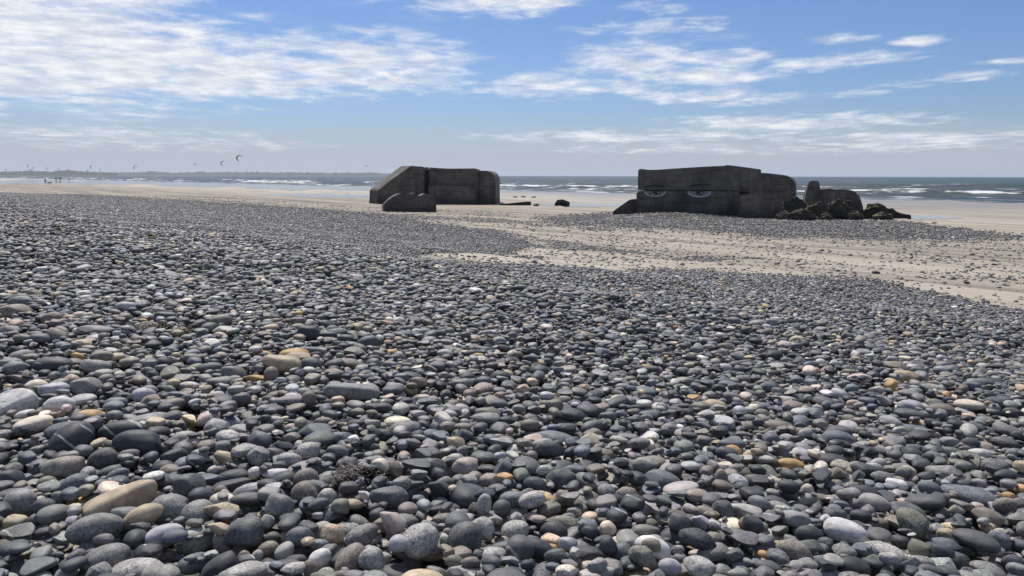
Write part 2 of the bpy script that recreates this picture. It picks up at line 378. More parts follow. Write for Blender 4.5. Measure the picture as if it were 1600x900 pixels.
# ------------------------------------------------------------------ the beach sheet
def build_beach():
    s = np.concatenate([np.linspace(-300, -60, 7), np.linspace(-40, -4, 10), np.arange(-2, 36, .4), np.arange(36, 130, 1.2), np.linspace(131, 400, 10)])
    t = np.concatenate([np.linspace(-400, -60, 8), np.arange(-50, -4, 2.), np.arange(-4, 45, .45), np.arange(45, 120, 1.5), np.geomspace(120, 9000, 90)])
    S, T = np.meshgrid(s, t, indexing='ij')
    X = S * NS[0] + T * TS[0]; Y = S * NS[1] + T * TS[1]; Z = ground(X, Y)
    d = shingle_density(X, Y)
    inb = (d > .97); Z = Z - inb * np.where((Y < 13) & (np.abs(X) < 12), .062, .045)
    n, k = S.shape; idx = np.arange(n * k).reshape(n, k)
    f = np.stack([idx[:-1, :-1], idx[1:, :-1], idx[1:, 1:], idx[:-1, 1:]], -1).reshape(-1, 4)
    me = D.meshes.new('beach'); me.from_pydata(np.stack([X, Y, Z], -1).reshape(-1, 3).tolist(), [], f.tolist())
    at = me.attributes.new('shingle', 'FLOAT', 'POINT'); at.data.foreach_set('value', np.where(d > .97, 1.0, d * .56).ravel().astype(np.float32))
    wv = np.clip((S - 55) / 50, 0, 1); at = me.attributes.new('wet', 'FLOAT', 'POINT'); at.data.foreach_set('value', wv.ravel().astype(np.float32))
    cv = np.clip((S - 17) / 6, 0, 1) * np.clip((58 - S) / 16, 0, 1) * np.clip((T - 28) / 30, 0.25, 1)
    at = me.attributes.new('coarse', 'FLOAT', 'POINT'); at.data.foreach_set('value', cv.ravel().astype(np.float32))
    me.polygons.foreach_set('use_smooth', [True] * len(me.polygons))
    tag(obj('beach', me, M_BEACH), 'pale sand beach running from the shingle bank down to the sea', 'beach', kind='structure')
build_beach()

# ------------------------------------------------------------------ sea with breakers
def build_sea():
    s = np.concatenate([np.arange(100, 200, .8), np.arange(200, 420, 2.0), np.geomspace(424, 40000, 60)])
    t = np.concatenate([-np.geomspace(40000, 60, 30), np.arange(-55, 260, 4.), np.geomspace(264, 1600, 170), np.geomspace(1650, 60000, 40)])
    S, T = np.meshgrid(s, t, indexing='ij')
    rng = np.random.RandomState(3)
    def n1(t, sc, seed):
        r = np.random.RandomState(seed); v = np.zeros_like(t)
        for i in range(7):
            v += np.sin(t * sc * r.uniform(.4, 2.4) + r.uniform(0, 6.28)) * r.uniform(.4, 1)
        return v / 3.0
    Z = np.zeros_like(S); foam = np.zeros_like(S)
    for k, (s0, amp, wid, stren) in enumerate(((113, .08, 2.5, .75), (118.5, .22, 2.6, .8), (126, .38, 3.0, .9), (135, .45, 3.2, .85), (147, .6, 3.5, .9), (163, .65, 4, .8), (184, .55, 4.5, .72), (214, .5, 5, .5), (250, .5, 6, .42))):
        wid = wid * .5; stren = stren * .74
        c = s0 + 4.5 * n1(T, .035, 10 + k) + 1.2 * n1(T, .2, 40 + k)
        on = np.clip(.66 + .7 * n1(T, .035, 70 + k), 0, 1)
        d = (S - c) / wid
        prof = np.where(d < 0, np.exp(-(d * 1.9) ** 2), np.exp(-(d * .8) ** 2))
        Z += amp * prof * (.45 + .55 * on)
        foam = np.maximum(foam, stren * on * np.where(d < 0, np.exp(-(d * .9) ** 2), np.exp(-(d * 1.7) ** 2)))
    foam = np.maximum(foam, .42 * np.clip(1 - (S - 112) / 26, 0, 1))
    sw = .28 * np.sin(S / 4.4 + 1.6 * n1(T, .02, 5)) * np.clip((S - 150) / 60, 0, 1) * np.clip((900 - S) / 400, 0, 1)
    Z += sw + .12 * np.sin(S / 1.9 + 2.2 * n1(T, .06, 8)) * np.clip((S - 150) / 60, 0, 1) * np.clip((420 - S) / 100, 0, 1)
    Z += 0.015
    X = S * NS[0] + T * TS[0]; Y = S * NS[1] + T * TS[1]
    n, k = S.shape; idx = np.arange(n * k).reshape(n, k)
    f = np.stack([idx[:-1, :-1], idx[1:, :-1], idx[1:, 1:], idx[:-1, 1:]], -1).reshape(-1, 4)
    me = D.meshes.new('sea'); me.from_pydata(np.stack([X, Y, Z], -1).reshape(-1, 3).tolist(), [], f.tolist())
    at = me.attributes.new('foam', 'FLOAT', 'POINT'); at.data.foreach_set('value', foam.ravel().astype(np.float32))
    me.polygons.foreach_set('use_smooth', [True] * len(me.polygons))
    tag(obj('sea', me, M_SEA), 'grey green sea with white breakers along the shore', 'sea', kind='structure')
build_sea()

def sheet(name, upper, lower, label, lift=.014, nx_=44, ny_=5):
    x0, x1 = max(upper[0][0], lower[0][0]), min(upper[-1][0], lower[-1][0]); r = np.random.RandomState(int(abs(x0)) + 1)
    ph = r.uniform(0, 6.28, 6); V = []; Fc = []
    for i in range(nx_ + 1):
        px = x0 + (x1 - x0) * i / nx_
        a = np.interp(px, [p[0] for p in upper], [p[1] for p in upper]); b = np.interp(px, [p[0] for p in lower], [p[1] for p in lower])
        w = (b - a); k = i / nx_
        a2 = a + w * (.16 * math.sin(k * 31 + ph[0]) + .10 * math.sin(k * 67 + ph[1])); b2 = b + w * (.16 * math.sin(k * 27 + ph[2]) + .10 * math.sin(k * 59 + ph[3]))
        if b2 < a2 + .1: b2 = a2 + .1
        for jj in range(ny_ + 1):
            p = hit(px, a2 + (b2 - a2) * jj / ny_); V.append((p.x, p.y, float(ground(p.x, p.y)) + lift))
    for i in range(nx_):
        for jj in range(ny_):
            q = i * (ny_ + 1) + jj; Fc.append((q, q + 1, q + ny_ + 2, q + ny_ + 1))
    o = obj(name, pydata(name, V, Fc, True), M_POOL); tag(o, label, 'pool', kind='structure')
sheet('wet_sand_film', [(-60, 281.5), (130, 282), (300, 284), (420, 287), (576, 291.5)], [(-60, 286.5), (70, 287.5), (200, 288.5), (350, 293), (480, 297), (576, 298)],
      'long film of water on the sand towards the far dunes', .02, 70, 8)
sheet('tide_pool', [(400, 304), (425, 303), (500, 302.5), (577, 305)], [(400, 304.6), (430, 306), (520, 308.5), (578, 309.5)], 'narrow tide pool on the sand beside the sloping bunker wall')
sheet('tide_pool', [(838, 320), (860, 318.5), (900, 317.5), (992, 319)], [(838, 320.6), (850, 322), (900, 323), (992, 322.5)], 'shallow tide pool on the sand between the two bunkers')
sheet('tide_pool', [(1418, 336), (1450, 336.5), (1505, 340.4)], [(1418, 343), (1470, 342.3), (1505, 341)], 'tide pool on the sand at the end of the broken slabs')
sheet('tide_pool', [(1098, 333.5), (1125, 334), (1153, 337)], [(1098, 334.5), (1125, 338), (1153, 342)], 'dark pool at the foot of the bunker with painted eyes', .02)

# ------------------------------------------------------------------ bunkers
def noisy(bm, amp, scale, seed):
    for v in bm.verts:
        n = mnoise.noise_vector(v.co * scale + Vector((seed, seed * 2, 0))); v.co += n * amp
def slab_mesh(name, front, back, bev=.07, cuts=0, amp=0.0, seed=0):
    """front: list of points (convex or not), back: extrusion vector or list of vectors"""
    bm = bmesh.new()
    a = [bm.verts.new(p) for p in front]
    bvec = back if isinstance(back, list) else [back] * len(front)
    c = [bm.verts.new(Vector(p) + v) for p, v in zip(front, bvec)]
    bm.faces.new(a); bm.faces.new(list(reversed(c)))
    n = len(a)
    for i in range(n): bm.faces.new((a[i], c[i], c[(i + 1) % n], a[(i + 1) % n]))
    bmesh.ops.recalc_face_normals(bm, faces=bm.faces)
    if bev: bmesh.ops.bevel(bm, geom=list(bm.edges), offset=bev, segments=2, affect='EDGES', clamp_overlap=True)
    if cuts:
        bmesh.ops.triangulate(bm, faces=[f for f in bm.faces if len(f.verts) > 4])
        bmesh.ops.subdivide_edges(bm, edges=[e for e in bm.edges if e.calc_length() > .5], cuts=cuts, use_grid_fill=True)
        noisy(bm, amp, 1.3, seed)
    return from_bm(bm, name)

def right_bunker():
    YC, YL, YR = 58.0, 60.5, 62.6
    root = empty('bunker', (15.5, 60, 0))
    tag(root, 'dark concrete bunker leaning on the sand with two eyes painted on its wall', 'bunker', 'concrete bunkers on the beach')
    def on(px, py):                       # a point on the painted wall
        k = (px - 1137) / (997 - 1137); return P(px, py, YC + (YL - YC) * k)
    vec = P(1190, 264, YR) - P(1137, 257.2, YC)
    up_pts = [on(996.5, 297), on(996.5, 266), on(998, 264.6), on(1003, 264.4), on(1012, 265.6), on(1060, 262.6), on(1129, 259.2), on(1137, 257.2), on(1137, 297.6)]
    obj('upper_block', slab_mesh('upper_block', up_pts, vec, .06, 2, .05, 1), M_CON, root)
    low = [on(994, 352), on(993.6, 302), on(995, 299.2), on(999, 298.0), on(1137, 298.4), on(1137, 352)]
    v1 = vec * .34; v1.z = 0
    obj('lower_block', slab_mesh('lower_block', low, v1, .07, 2, .04, 2), M_CON, root)
    # the lower wall beyond the doorway, and the chamber wall behind it
    b0 = P(1137, 300, YC) + vec * .62; b0.z = -.4
    b1 = P(1137, 300, YC) + vec * 1.0; b1.z = -.4
    topz = on(1137, 298.4).z - .01
    q = [Vector((b0.x, b0.y, -.4)), Vector((b0.x, b0.y, topz)), Vector((b1.x, b1.y, topz)), Vector((b1.x, b1.y, -.4))]
    obj('side_wall', slab_mesh('side_wall', q, Vector((-3.4, 1.5, 0)), .05, 1, .03, 3), M_CON, root)
    a0 = on(994, 300); a1 = on(1137, 300)
    q = [Vector((a0.x + 1.7, a0.y + 2.2, -.4)), Vector((a0.x + 1.7, a0.y + 2.2, topz - .02)), Vector((a1.x + .8, a1.y + 3.2, topz - .02)), Vector((a1.x + .8, a1.y + 3.2, -.4))]
    obj('chamber_wall', slab_mesh('chamber_wall', q, Vector((.6, 1.2, 0)), .04), M_CON, root)
    # lintel over the doorway
    l0 = P(1137, 301, YC) + vec * .36; l1 = P(1137, 301, YC) + vec * .64
    zt = topz + .26; zl = topz + .08
    out = Vector((.13, -.12, 0))
    q = [Vector((l0.x, l0.y, zl)) + out, Vector((l0.x, l0.y, zt)) + out, Vector((l1.x, l1.y, zt)) + out, Vector((l1.x, l1.y, zl)) + out]
    obj('lintel', slab_mesh('lintel', q, Vector((-.6, .5, 0)), .03), M_CON, root)
    # rounded body behind
    Yb = 64.2
    prof = [(1172, 352), (1172, 270), (1190, 270), (1210, 272), (1224, 273.4), (1231, 275), (1236.5, 278), (1240, 282), (1242, 287), (1243, 293), (1242, 352)]
    me = slab_mesh('rounded_casemate', [P(px, py, Yb) for px, py in prof], Vector((2.2, 6.0, 0)), .34, 2, .04, 5)
    me.polygons.foreach_set('use_smooth', [False] * len(me.polygons)); obj('rounded_casemate', me, M_CON, root)
    # entrance box in front
    Yf = 56.2
    fr = [P(1153, 340, Yf), P(1155.5, 304.4, Yf), P(1181, 303.4, Yf), P(1210, 304, Yf - .1), P(1204.5, 347, Yf - .1), P(1153, 347, Yf)]
    br = P(1227, 314.5, 58.3); bl = P(1222, 347, 58.1)
    bvec = [Vector((.95, 2.2, 0)), Vector((.95, 2.2, -.3)), Vector((.6, 2.4, -.3)), br - fr[3], bl - fr[4], Vector((.95, 2.2, 0))]
    box = obj('entrance_block', slab_mesh('entrance_block', fr, bvec, .05, 2, .03, 7), M_CON, root)
    for pts, nm, d in (([(1180, 322), (1201, 321), (1201, 342), (1180, 342)], 'recess_panel', .05), ([(1203.2, 320.5), (1206.6, 320.5), (1205, 342), (1201.8, 342)], 'slot_shade_strip', .07)):  # black strip laid on the face, its colour standing for a slot's shade
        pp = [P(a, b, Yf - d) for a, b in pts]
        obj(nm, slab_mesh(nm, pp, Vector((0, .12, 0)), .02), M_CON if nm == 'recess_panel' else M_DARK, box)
    # wing wall fragment at the far left
    w = [P(957, 330, 60.2), P(984, 311.8, 60.8), P(991.5, 311.2, 61), P(992.3, 314, 61), P(992.5, 336, 61), P(957, 336, 60.2)]
    wing = obj('wing_wall_fragment', slab_mesh('wing_wall_fragment', w, Vector((.5, 1.3, 0)), .05, 1, .03, 9), M_CON)
    tag(wing, 'small wedge of broken concrete wall beside the bunker with painted eyes', 'concrete block')
    # --- painted eyes and brows: thin coats of paint on the wall
    nrm = (on(1137, 280) - on(997, 280)).cross(Vector((0, 0, 1))).normalized()
    if nrm.y > 0: nrm = -nrm
    def coat(name, px_pts, mat, parent, lift):
        pts = [on(a, b) + nrm * lift for a, b in px_pts]
        bm = bmesh.new(); vs = [bm.verts.new(p) for p in pts]; f = bm.faces.new(vs)
        r = bmesh.ops.extrude_face_region(bm, geom=[f]); 
        for v in [g for g in r['geom'] if isinstance(g, bmesh.types.BMVert)]: v.co -= nrm * .06
        bmesh.ops.triangulate(bm, faces=bm.faces[:])
        return obj(name, from_bm(bm, name), mat, parent)
    for x0, x1, ix, dep in ((1007, 1041, 1026.5, 8.8), (1074.5, 1112, 1093.5, 9.8)):
        yt = 298.7; cx = (x0 + x1) / 2; hw = (x1 - x0) / 2
        lid = [(cx + hw * math.cos(a), yt + dep * math.sin(a) ** .8) for a in np.linspace(0.02, math.pi - .02, 15)]
        eye = coat('painted_eye', lid, M_EYE, root, .10)
        inner = [(cx + hw * .84 * math.cos(a), yt + .2 + dep * .76 * math.sin(a) ** .8) for a in np.linspace(0.02, math.pi - .02, 15)]
        coat('eye_white', inner, M_EYEIN, eye, .105)
        ir = [(ix + 6.6 * math.cos(a), yt + .3 + 5.9 * math.sin(a)) for a in np.linspace(0, math.pi, 12)]
        coat('iris', ir, M_IRIS, eye, .11)
        pu = [(ix + 3.2 * math.cos(a), yt + .4 + 3.6 * math.sin(a)) for a in np.linspace(0, math.pi, 9)]
        coat('pupil', pu, M_DARK, eye, .115)
        gl = [(ix + 2.6 + .9 * math.cos(a), yt + 2.2 + 1.0 * math.sin(a)) for a in np.linspace(0, 2 * math.pi, 8)[:-1]]
        coat('highlight', gl, M_EYEHI, eye, .12)
    for top, th in (([(1007, 292.6), (1012, 290.6), (1020, 289.2), (1030, 289), (1036, 290), (1041, 292.8)], 1.7), ([(1075, 292.2), (1080, 289.8), (1088, 288), (1098, 287.2), (1106, 287.6), (1112, 289.4)], 1.9)):
        low_ = [(a, b + th * (1 if 0 < i < len(top) - 1 else .3)) for i, (a, b) in enumerate(top)][::-1]
        coat('painted_brow', top + low_, M_BROW, root, .10)
def worn(name, col):
    m, nt, b = material(name); g = nt.nodes.new('ShaderNodeNewGeometry')
    n = noise_(nt, g.outputs['Position'], 5.5, 6, .75); n2 = noise_(nt, g.outputs['Position'], 1.7, 4, .6)
    f = math_(nt, 'MULTIPLY', maprange(nt, n, .50, .62), maprange(nt, n2, .40, .62, .25, 1.0))
    nt.links.new(mixc(nt, f, col, (.085, .074, .06)), b.inputs['Base Color']); b.inputs['Roughness'].default_value = .85
    bump(nt, b, n, .6, .04); return m
M_DARK = plain('black_paint_and_slot_shade', (.012, .011, .011), .8)  # paint of the pupils, kite struts, and painted shade of the entrance slot
M_EYE = worn('scuffed_white_paint', (.45, .45, .46))
M_EYEIN = worn('thin_grey_paint', (.22, .22, .225))
M_EYEHI = plain('white_paint', (.75, .75, .75), .7)
M_IRIS = worn('dark_red_paint', (.075, .032, .03))
M_BROW = worn('dark_brow_paint', (.015, .014, .014))
right_bunker()

def left_bunker():
    Y0 = 83.5
    root = empty('bunker', (-9, 86, 0)); tag(root, 'dark concrete bunker with a sloping wing wall and rounded end', 'bunker', 'concrete bunkers on the beach')
    vb = P(577, 298, Y0 + 2.4) - P(590.8, 296.6, Y0); vb.z = 0
    def f(pts, y=Y0): return [P(a, b, y) for a, b in pts]
    obj('wing_wall', slab_mesh('wing_wall', f([(590, 330), (590.8, 297), (640.5, 260.4), (644, 259), (664, 260.9), (664, 330)]), vb, .07, 2, .04, 11), M_CON, root)
    obj('slot_head', slab_mesh('slot_head', f([(664.1, 266), (664.1, 261), (670.4, 261.6), (670.4, 266)]), Vector((-.3, 2.2, 0)), .03), M_CON, root)
    obj('main_wall', slab_mesh('main_wall', f([(670.5, 330), (670.5, 261.6), (687, 263), (690, 262.2), (692, 263.4), (742, 263.2), (747.5, 266), (747.5, 330)]), Vector((.2, 2.2, 0)), .07, 2, .04, 12), M_CON, root)
    core = f([(600, 330), (604, 296), (645, 262.5), (690, 265.5), (742, 266), (760, 268.5), (760, 330)], Y0 + 2.45)
    obj('core', slab_mesh('core', core, Vector((.8, 6.5, 0)), .1, 2, .05, 13), M_CON, root)
    rp = [(748.2, 330), (748.2, 266.6), (758, 266.4), (764, 267.4), (769, 270.2), (772.3, 274.5), (773.8, 280.5), (774.4, 330)]
    obj('rounded_end', slab_mesh('rounded_end', f(rp, Y0 + .16), Vector((.35, 7, 0)), .08, 2, .04, 14), M_CON, root)
    obj('lower_block', slab_mesh('lower_block', f([(669, 330), (669.2, 289.8), (744, 291.4), (744.2, 330)], Y0 - .75), Vector((.1, .9, 0)), .06, 2, .03, 15), M_CON, root)
left_bunker()
frag = [(600, 336), (600, 319), (603, 316.5), (611, 309.5), (620, 304), (624, 302.6), (640, 302.2), (646, 302.4), (648, 300.8), (651.5, 304.6), (654, 307), (660, 304.8), (663, 302), (668, 303), (673, 304.4), (678.5, 306.6), (681, 309.5), (682, 315), (682.3, 338)]
fr = obj('wall_fragment', slab_mesh('wall_fragment', [P(a, b, 66.5 - (a - 600) * .012) for a, b in frag], Vector((-.35, 1.1, 0)), .05, 2, .05, 21), M_CON)
tag(fr, 'broken concrete wall with a jagged top standing before the sloping bunker', 'concrete block')

def rock(name, label, px0, px1, ytop, ybot, seed, mat=M_ROCK, depth=None, group=None, ang=.5, cat='rock'):
    base = hit((px0 + px1) / 2, ybot); Y = base.y
    w = (px1 - px0) * Y / F / 2; h = (ybot - ytop) * Y / F
    dp = depth or w * .75
    bm = bmesh.new(); bmesh.ops.create_icosphere(bm, subdivisions=4, radius=1)
    r = random.Random(seed)
    planes = [(Vector((r.uniform(-1, 1), r.uniform(-1, 1), r.uniform(-.2, 1))).normalized(), r.uniform(.45, .8)) for _ in range(14)]
    for v in bm.verts:
        c = v.co
        for nrm_, dd in planes:
            k = c.dot(nrm_) - dd
            if k > 0: c -= nrm_ * k * .97
        c += c.normalized() * (.12 * mnoise.noise(c * 2.5 + Vector((seed, 0, 0))) + .09 * mnoise.noise(c * 6 + Vector((0, seed, 0))) + .10 * (.35 - abs(mnoise.noise(c * 4.5 + Vector((0, seed, 5))))) + .07 * mnoise.noise(c * 15 + Vector((0, seed, 5))))
    zs = [v.co.z for v in bm.verts]; xs = [v.co.x for v in bm.verts]
    zm, zn = max(zs), min(zs); xm, xn = max(xs), min(xs)
    for v in bm.verts:
        v.co = Vector((((v.co.x - xn) / (xm - xn) * 2 - 1) * w, v.co.y * dp, (v.co.z - zn) / (zm - zn) * h * 1.3 - h * .3))
    o = obj(name, from_bm(bm, name, False), mat); o.location = (base.x, base.y + dp * .6, base.z)
    tag(o, label, cat, group); return o

# ruin and rocks to the right of the painted bunker
ru = empty('ruined_casemate', (27, 59, 0)); tag(ru, 'overturned concrete ruin with an upright stub on mossy rocks', 'ruin')
Yr = 58.5
obj('upright_stub', slab_mesh('upright_stub', [P(a, b, Yr) for a, b in [(1256, 318), (1260, 300), (1265, 284.2), (1268, 283), (1280, 282.8), (1281.3, 286), (1281.5, 296), (1272, 310), (1268, 320)]], Vector((.3, 1.2, 0)), .05, 2, .05, 31), M_CON, ru)
obj('fallen_slab', slab_mesh('fallen_slab', [P(a, b, Yr + .3) for a, b in [(1262, 330), (1268, 310), (1281.8, 295.2), (1300, 295.6), (1324, 296.4), (1332, 298.5), (1338, 302), (1342, 306.5), (1345, 313), (1347.5, 322), (1348, 340)]], Vector((.8, 3.5, 0)), .05, 3, .14, 32), M_CON, ru)
G_R = 'rocks around the ruined casemate'
rock('rock', 'moss topped rock wedged against the painted bunker', 1222, 1266, 307, 342, 41, group=G_R)
rock('rock', 'dark angular boulder under the upright concrete stub', 1254, 1303, 315, 343, 42, group=G_R)
rock('rock', 'green mossy boulder under the fallen concrete slab', 1292, 1345, 311, 343, 43, group=G_R)
rock('rock', 'dark mossy rock at the top of the sloping rubble', 1346, 1392, 317, 343, 44, group=G_R)
rock('rock', 'low dark stone filling the gap under the mossy rocks', 1232, 1280, 326, 344.5, 45, group=G_R)
sl1 = obj('broken_slab', slab_mesh('broken_slab', [P(a, b, 57.2) for a, b in [(1362, 346), (1366, 326), (1374, 322.8), (1392, 327), (1407, 332), (1414, 334), (1424.5, 336.6), (1425.5, 346)]], Vector((.3, 1.6, 0)), .05, 2, .09, 33), M_ROCK)
tag(sl1, 'long dark slab sloping down into the tide pool', 'concrete slab')
rock('rock', 'narrow leaning stone in front of the sloping slab', 1366, 1398, 331, 344, 47, group=G_R)
rock('rock', 'small jagged stone at the foot of the mossy boulders', 1283, 1304, 331, 344.5, 48, group=G_R)
rock('rock', 'small dark block under the rounded edge of the fallen slab', 1326, 1352, 329, 344, 49, group=G_R)
rock('rock', 'low jagged stone between the painted bunker and the mossy rocks', 1212, 1240, 329, 343, 50, group=G_R)
rock('rock', 'broken lump lying on the long sloping slab', 1384, 1408, 325, 340, 53, group=G_R)
# debris between the bunkers
db = obj('broken_slab', slab_mesh('broken_slab', [P(a, b, 81) for a, b in [(779, 324), (781, 319), (800, 317.4), (812, 316), (827, 315.4), (828, 324)]], Vector((.2, 1.3, 0)), .04, 1, .05, 34), M_ROCK)
tag(db, 'low flat dark slab half sunk in the sand right of the rounded bunker', 'concrete slab')
rock('rock', 'tiny dark rock on the sand by the low slab', 833, 843, 318, 322, 51, group='rocks on the sand')
rock('rock', 'dark wedge shaped rock alone on the sand between the bunkers', 866, 891, 311.5, 321, 52, group='rocks on the sand')
for i, (x, y) in enumerate(((805, 308.6), (818, 308.4), (834, 308.8))):
    rock('rock', 'tiny stone showing on the wet sand beyond the low slab', x - 4, x + 4, y - 2, y, 60 + i, group='stones on the wet sand')

# ------------------------------------------------------------------ far coast
def far_coast():
    rng = np.random.RandomState(5)
    m, nt, b = material('coastal_scrub')
    g = nt.nodes.new('ShaderNodeNewGeometry')
    n = noise_(nt, g.outputs['Position'], .02, 6, .7)
    nt.links.new(mixc(nt, maprange(nt, n, .35, .65), (.018, .026, .022), (.05, .054, .042)), b.inputs['Base Color']); b.inputs['Roughness'].default_value = .9
    def strip(name, label, prof, Y, dep, rough, seed):
        r = np.random.RandomState(seed)
        xs = np.arange(prof[0][0], prof[-1][0], 1.2); ys = np.interp(xs, [p[0] for p in prof], [p[1] for p in prof])
        h = np.array([max(.5, P(x, y, Y).z) for x, y in zip(xs, ys)])
        h = np.maximum(.4, h + rough * (r.rand(len(xs)) - .35) * np.minimum(1, h / 6))
        X = np.array([P(x, 275, Y).x for x in xs]); V = []; Fc = []
        rows = [(-.35, -.06), (-.12, .35), (0, .8), (.12, 1.0), (.5, .9), (1.0, -.05)]
        for dy, k in rows:
            for i in range(len(xs)): V.append((X[i] * (1 + dy * dep / Y), Y + dy * dep, -1 if k < 0 else h[i] * k * (1 + .12 * (r.rand() - .5))))
        n_ = len(xs)
        for j in range(len(rows) - 1):
            for i in range(n_ - 1): Fc.append((j * n_ + i, j * n_ + i + 1, (j + 1) * n_ + i + 1, (j + 1) * n_ + i))
        o = obj(name, pydata(name, V, Fc, True), m); tag(o, label, 'coast', kind='structure'); return o
    strip('far_dunes', 'low dark dunes at the far end of the beach', [(-200, 270), (-60, 268), (0, 268.5), (40, 267.5), (48, 266.6), (60, 267.4), (80, 268.6), (92, 266.4), (105, 266.2), (118, 267), (135, 268.4), (170, 269.6), (185, 271.5)], 2600, 500, 3.0, 1)
    strip('far_coast', 'hazy strip of wooded coast beyond the bay', [(120, 271), (160, 269.4), (200, 269.6), (225, 268.8), (236, 267.4), (246, 268.6), (270, 269.8), (300, 269.2), (312, 268.2), (330, 269.6), (350, 269), (380, 269.4), (420, 269.4), (470, 269.8), (520, 270.2), (560, 270.2), (580, 269.2), (600, 271), (640, 272.4), (690, 273.6)], 5200, 900, 7.0, 2)
    mw = plain('white_render', (.75, .73, .70)); mr = plain('slate_roof', (.08, .085, .1)); mst = plain('granite', (.25, .24, .22))
    def house(px, py, Y, w, h, label):
        p = P(px, py, Y); root = empty('house', (p.x, p.y, max(p.z - h, 0)))
        bm = bmesh.new(); bmesh.ops.create_cube(bm, size=1)
        for v in bm.verts: v.co = Vector((v.co.x * w, v.co.y * w * .6, (v.co.z + .5) * h))
        o = obj('wall', from_bm(bm, 'wall'), mw); o.parent = root
        V = [(-w * .54, -w * .34, h), (w * .54, -w * .34, h), (w * .54, w * .34, h), (-w * .54, w * .34, h), (-w * .54, 0, h * 1.6), (w * .54, 0, h * 1.6)]
        o = obj('roof', pydata('roof', V, [(0, 1, 5, 4), (2, 3, 4, 5), (0, 4, 3), (1, 2, 5), (3, 2, 1, 0)]), mr); o.parent = root
        tag(root, label, 'house', 'white houses on the far coast')
    for px, py, lb in ((317.5, 270.2, 'tiny white house by the wooded rise of the hazy far coast'), (391.5, 270.2, 'tiny white house next to the thin tall lighthouse'), (402, 269.6, 'tiny white house second from the thin tall lighthouse'),
                       (452, 270.4, None), (480, 270.2, None), (525, 270.6, None)):
        house(px, py, 4700, 14, 7, lb or 'tiny white house on the low coast between lighthouse and sloping bunker')
    # lighthouse and blockhouse tower
    def tower(name, label, px, ytop, ybot, wpx, Y, cat):
        a, c = P(px, ytop, Y), P(px, ybot, Y); w = wpx * Y / F / 2; H = a.z - max(0, c.z) ; z0 = max(0, c.z)
        root = empty(name, (a.x, a.y, z0))
        def cyl(r0, r1, za, zb, nm, mt):
            V = []; n = 12
            for z, r in ((za, r0), (zb, r1)):
                for i in range(n): V.append((r * math.cos(i * 6.2832 / n), r * math.sin(i * 6.2832 / n), z))
            Fc = [(i, (i + 1) % n, n + (i + 1) % n, n + i) for i in range(n)] + [tuple(range(n))[::-1], tuple(range(n, 2 * n))]
            o = obj(nm, pydata(nm, V, Fc), mt); o.parent = root
        cyl(w, w * .75, -6, H * .85, 'shaft', mst); cyl(w * 1.15, w * 1.15, H * .85, H * .89, 'gallery', mst); cyl(w * .6, w * .5, H * .89, H * .97, 'lantern', mw); cyl(w * .6, .1, H * .97, H, 'cap', mr)
        tag(root, label, cat)
    tower('lighthouse', 'thin tall lighthouse rising over the hazy far coast', 386, 264.6, 270, 1.0, 5000, 'lighthouse')
    tower('stone_tower', 'squat stone tower on top of the far dunes', 107, 264, 267.5, 1.7, 2700, 'tower')
far_coast()

# ------------------------------------------------------------------ kites
def kite(px, py, w, h, Y, rot, col, label, grp=None):
    m = plain('kite_cloth', col, .6)
    c = P(px, py, Y); R = max(w, h) * Y / F / 2 * 1.02
    V = []; Fc = []; n = 22; A = math.radians(118)
    for i in range(n + 1):
        a = -A + 2 * A * i / n; ch = R * (.62 * math.cos(a * .72) + .12)
        th = R * .2 * math.cos(a * .7) + .03 * R
        ux, uz = -math.cos(a), math.sin(a)
        for dy, dr in ((-.5, 0), (-.42, .6), (-.1, .9), (.5, .25), (-.1, .35), (-.42, -.5)):
            V.append((R * .92 * ux + ux * th * dr, dy * ch, R * .98 * uz + uz * th * dr))
    for i in range(n):
        for k in range(6): Fc.append((i * 6 + k, i * 6 + (k + 1) % 6, (i + 1) * 6 + (k + 1) % 6, (i + 1) * 6 + k))
    Fc += [tuple(range(6)), tuple(range(n * 6, n * 6 + 6))[::-1]]
    root = empty('kite', c)
    o = obj('canopy', pydata('canopy', V, Fc, True), m); o.parent = root
    # struts across the canopy
    for a in (-.9, -.3, .3, .9):
        ch = R * (.62 * math.cos(a * .72) + .12); ux, uz = -math.cos(a), math.sin(a)
        V2 = []; q = .035 * R
        for dy in (-.45, .48):
            for ox, oz in ((-q, -q), (q, -q), (q, q), (-q, q)): V2.append((R * .9 * ux + ox, dy * ch, R * .96 * uz + oz))
        so = obj('strut', pydata('strut', V2, [(0, 1, 2, 3), (7, 6, 5, 4), (0, 4, 5, 1), (1, 5, 6, 2), (2, 6, 7, 3), (3, 7, 4, 0)]), M_DARK); so.parent = root
    root.rotation_euler = (0, math.radians(rot), math.radians(random.uniform(38, 55)))
    tag(root, label, 'kite', grp or 'kites over the bay')
K = [(374, 247.5, 8.5, 9, 560, 35, (.03, .03, .04), 'large dark crescent kite flying highest over the bay'),
     (348.5, 255.5, 6.5, 6.5, 620, 25, (.05, .05, .06), 'dark crescent kite just below the highest kite'),
     (305, 258, 3, 4.5, 700, 80, (.04, .18, .30), 'small blue kite seen edge on over the far coast'),
     (212, 262, 6, 6, 700, 35, (.30, .30, .33), 'pale thin crescent kite over the far coast'),
     (143.5, 261.5, 4, 5, 760, 20, (.08, .09, .12), 'blue grey crescent kite right of the stone tower'),
     (573, 260.3, 2, 3.4, 800, 80, (.03, .03, .04), 'tiny dark kite close to the sloping bunker wall')]
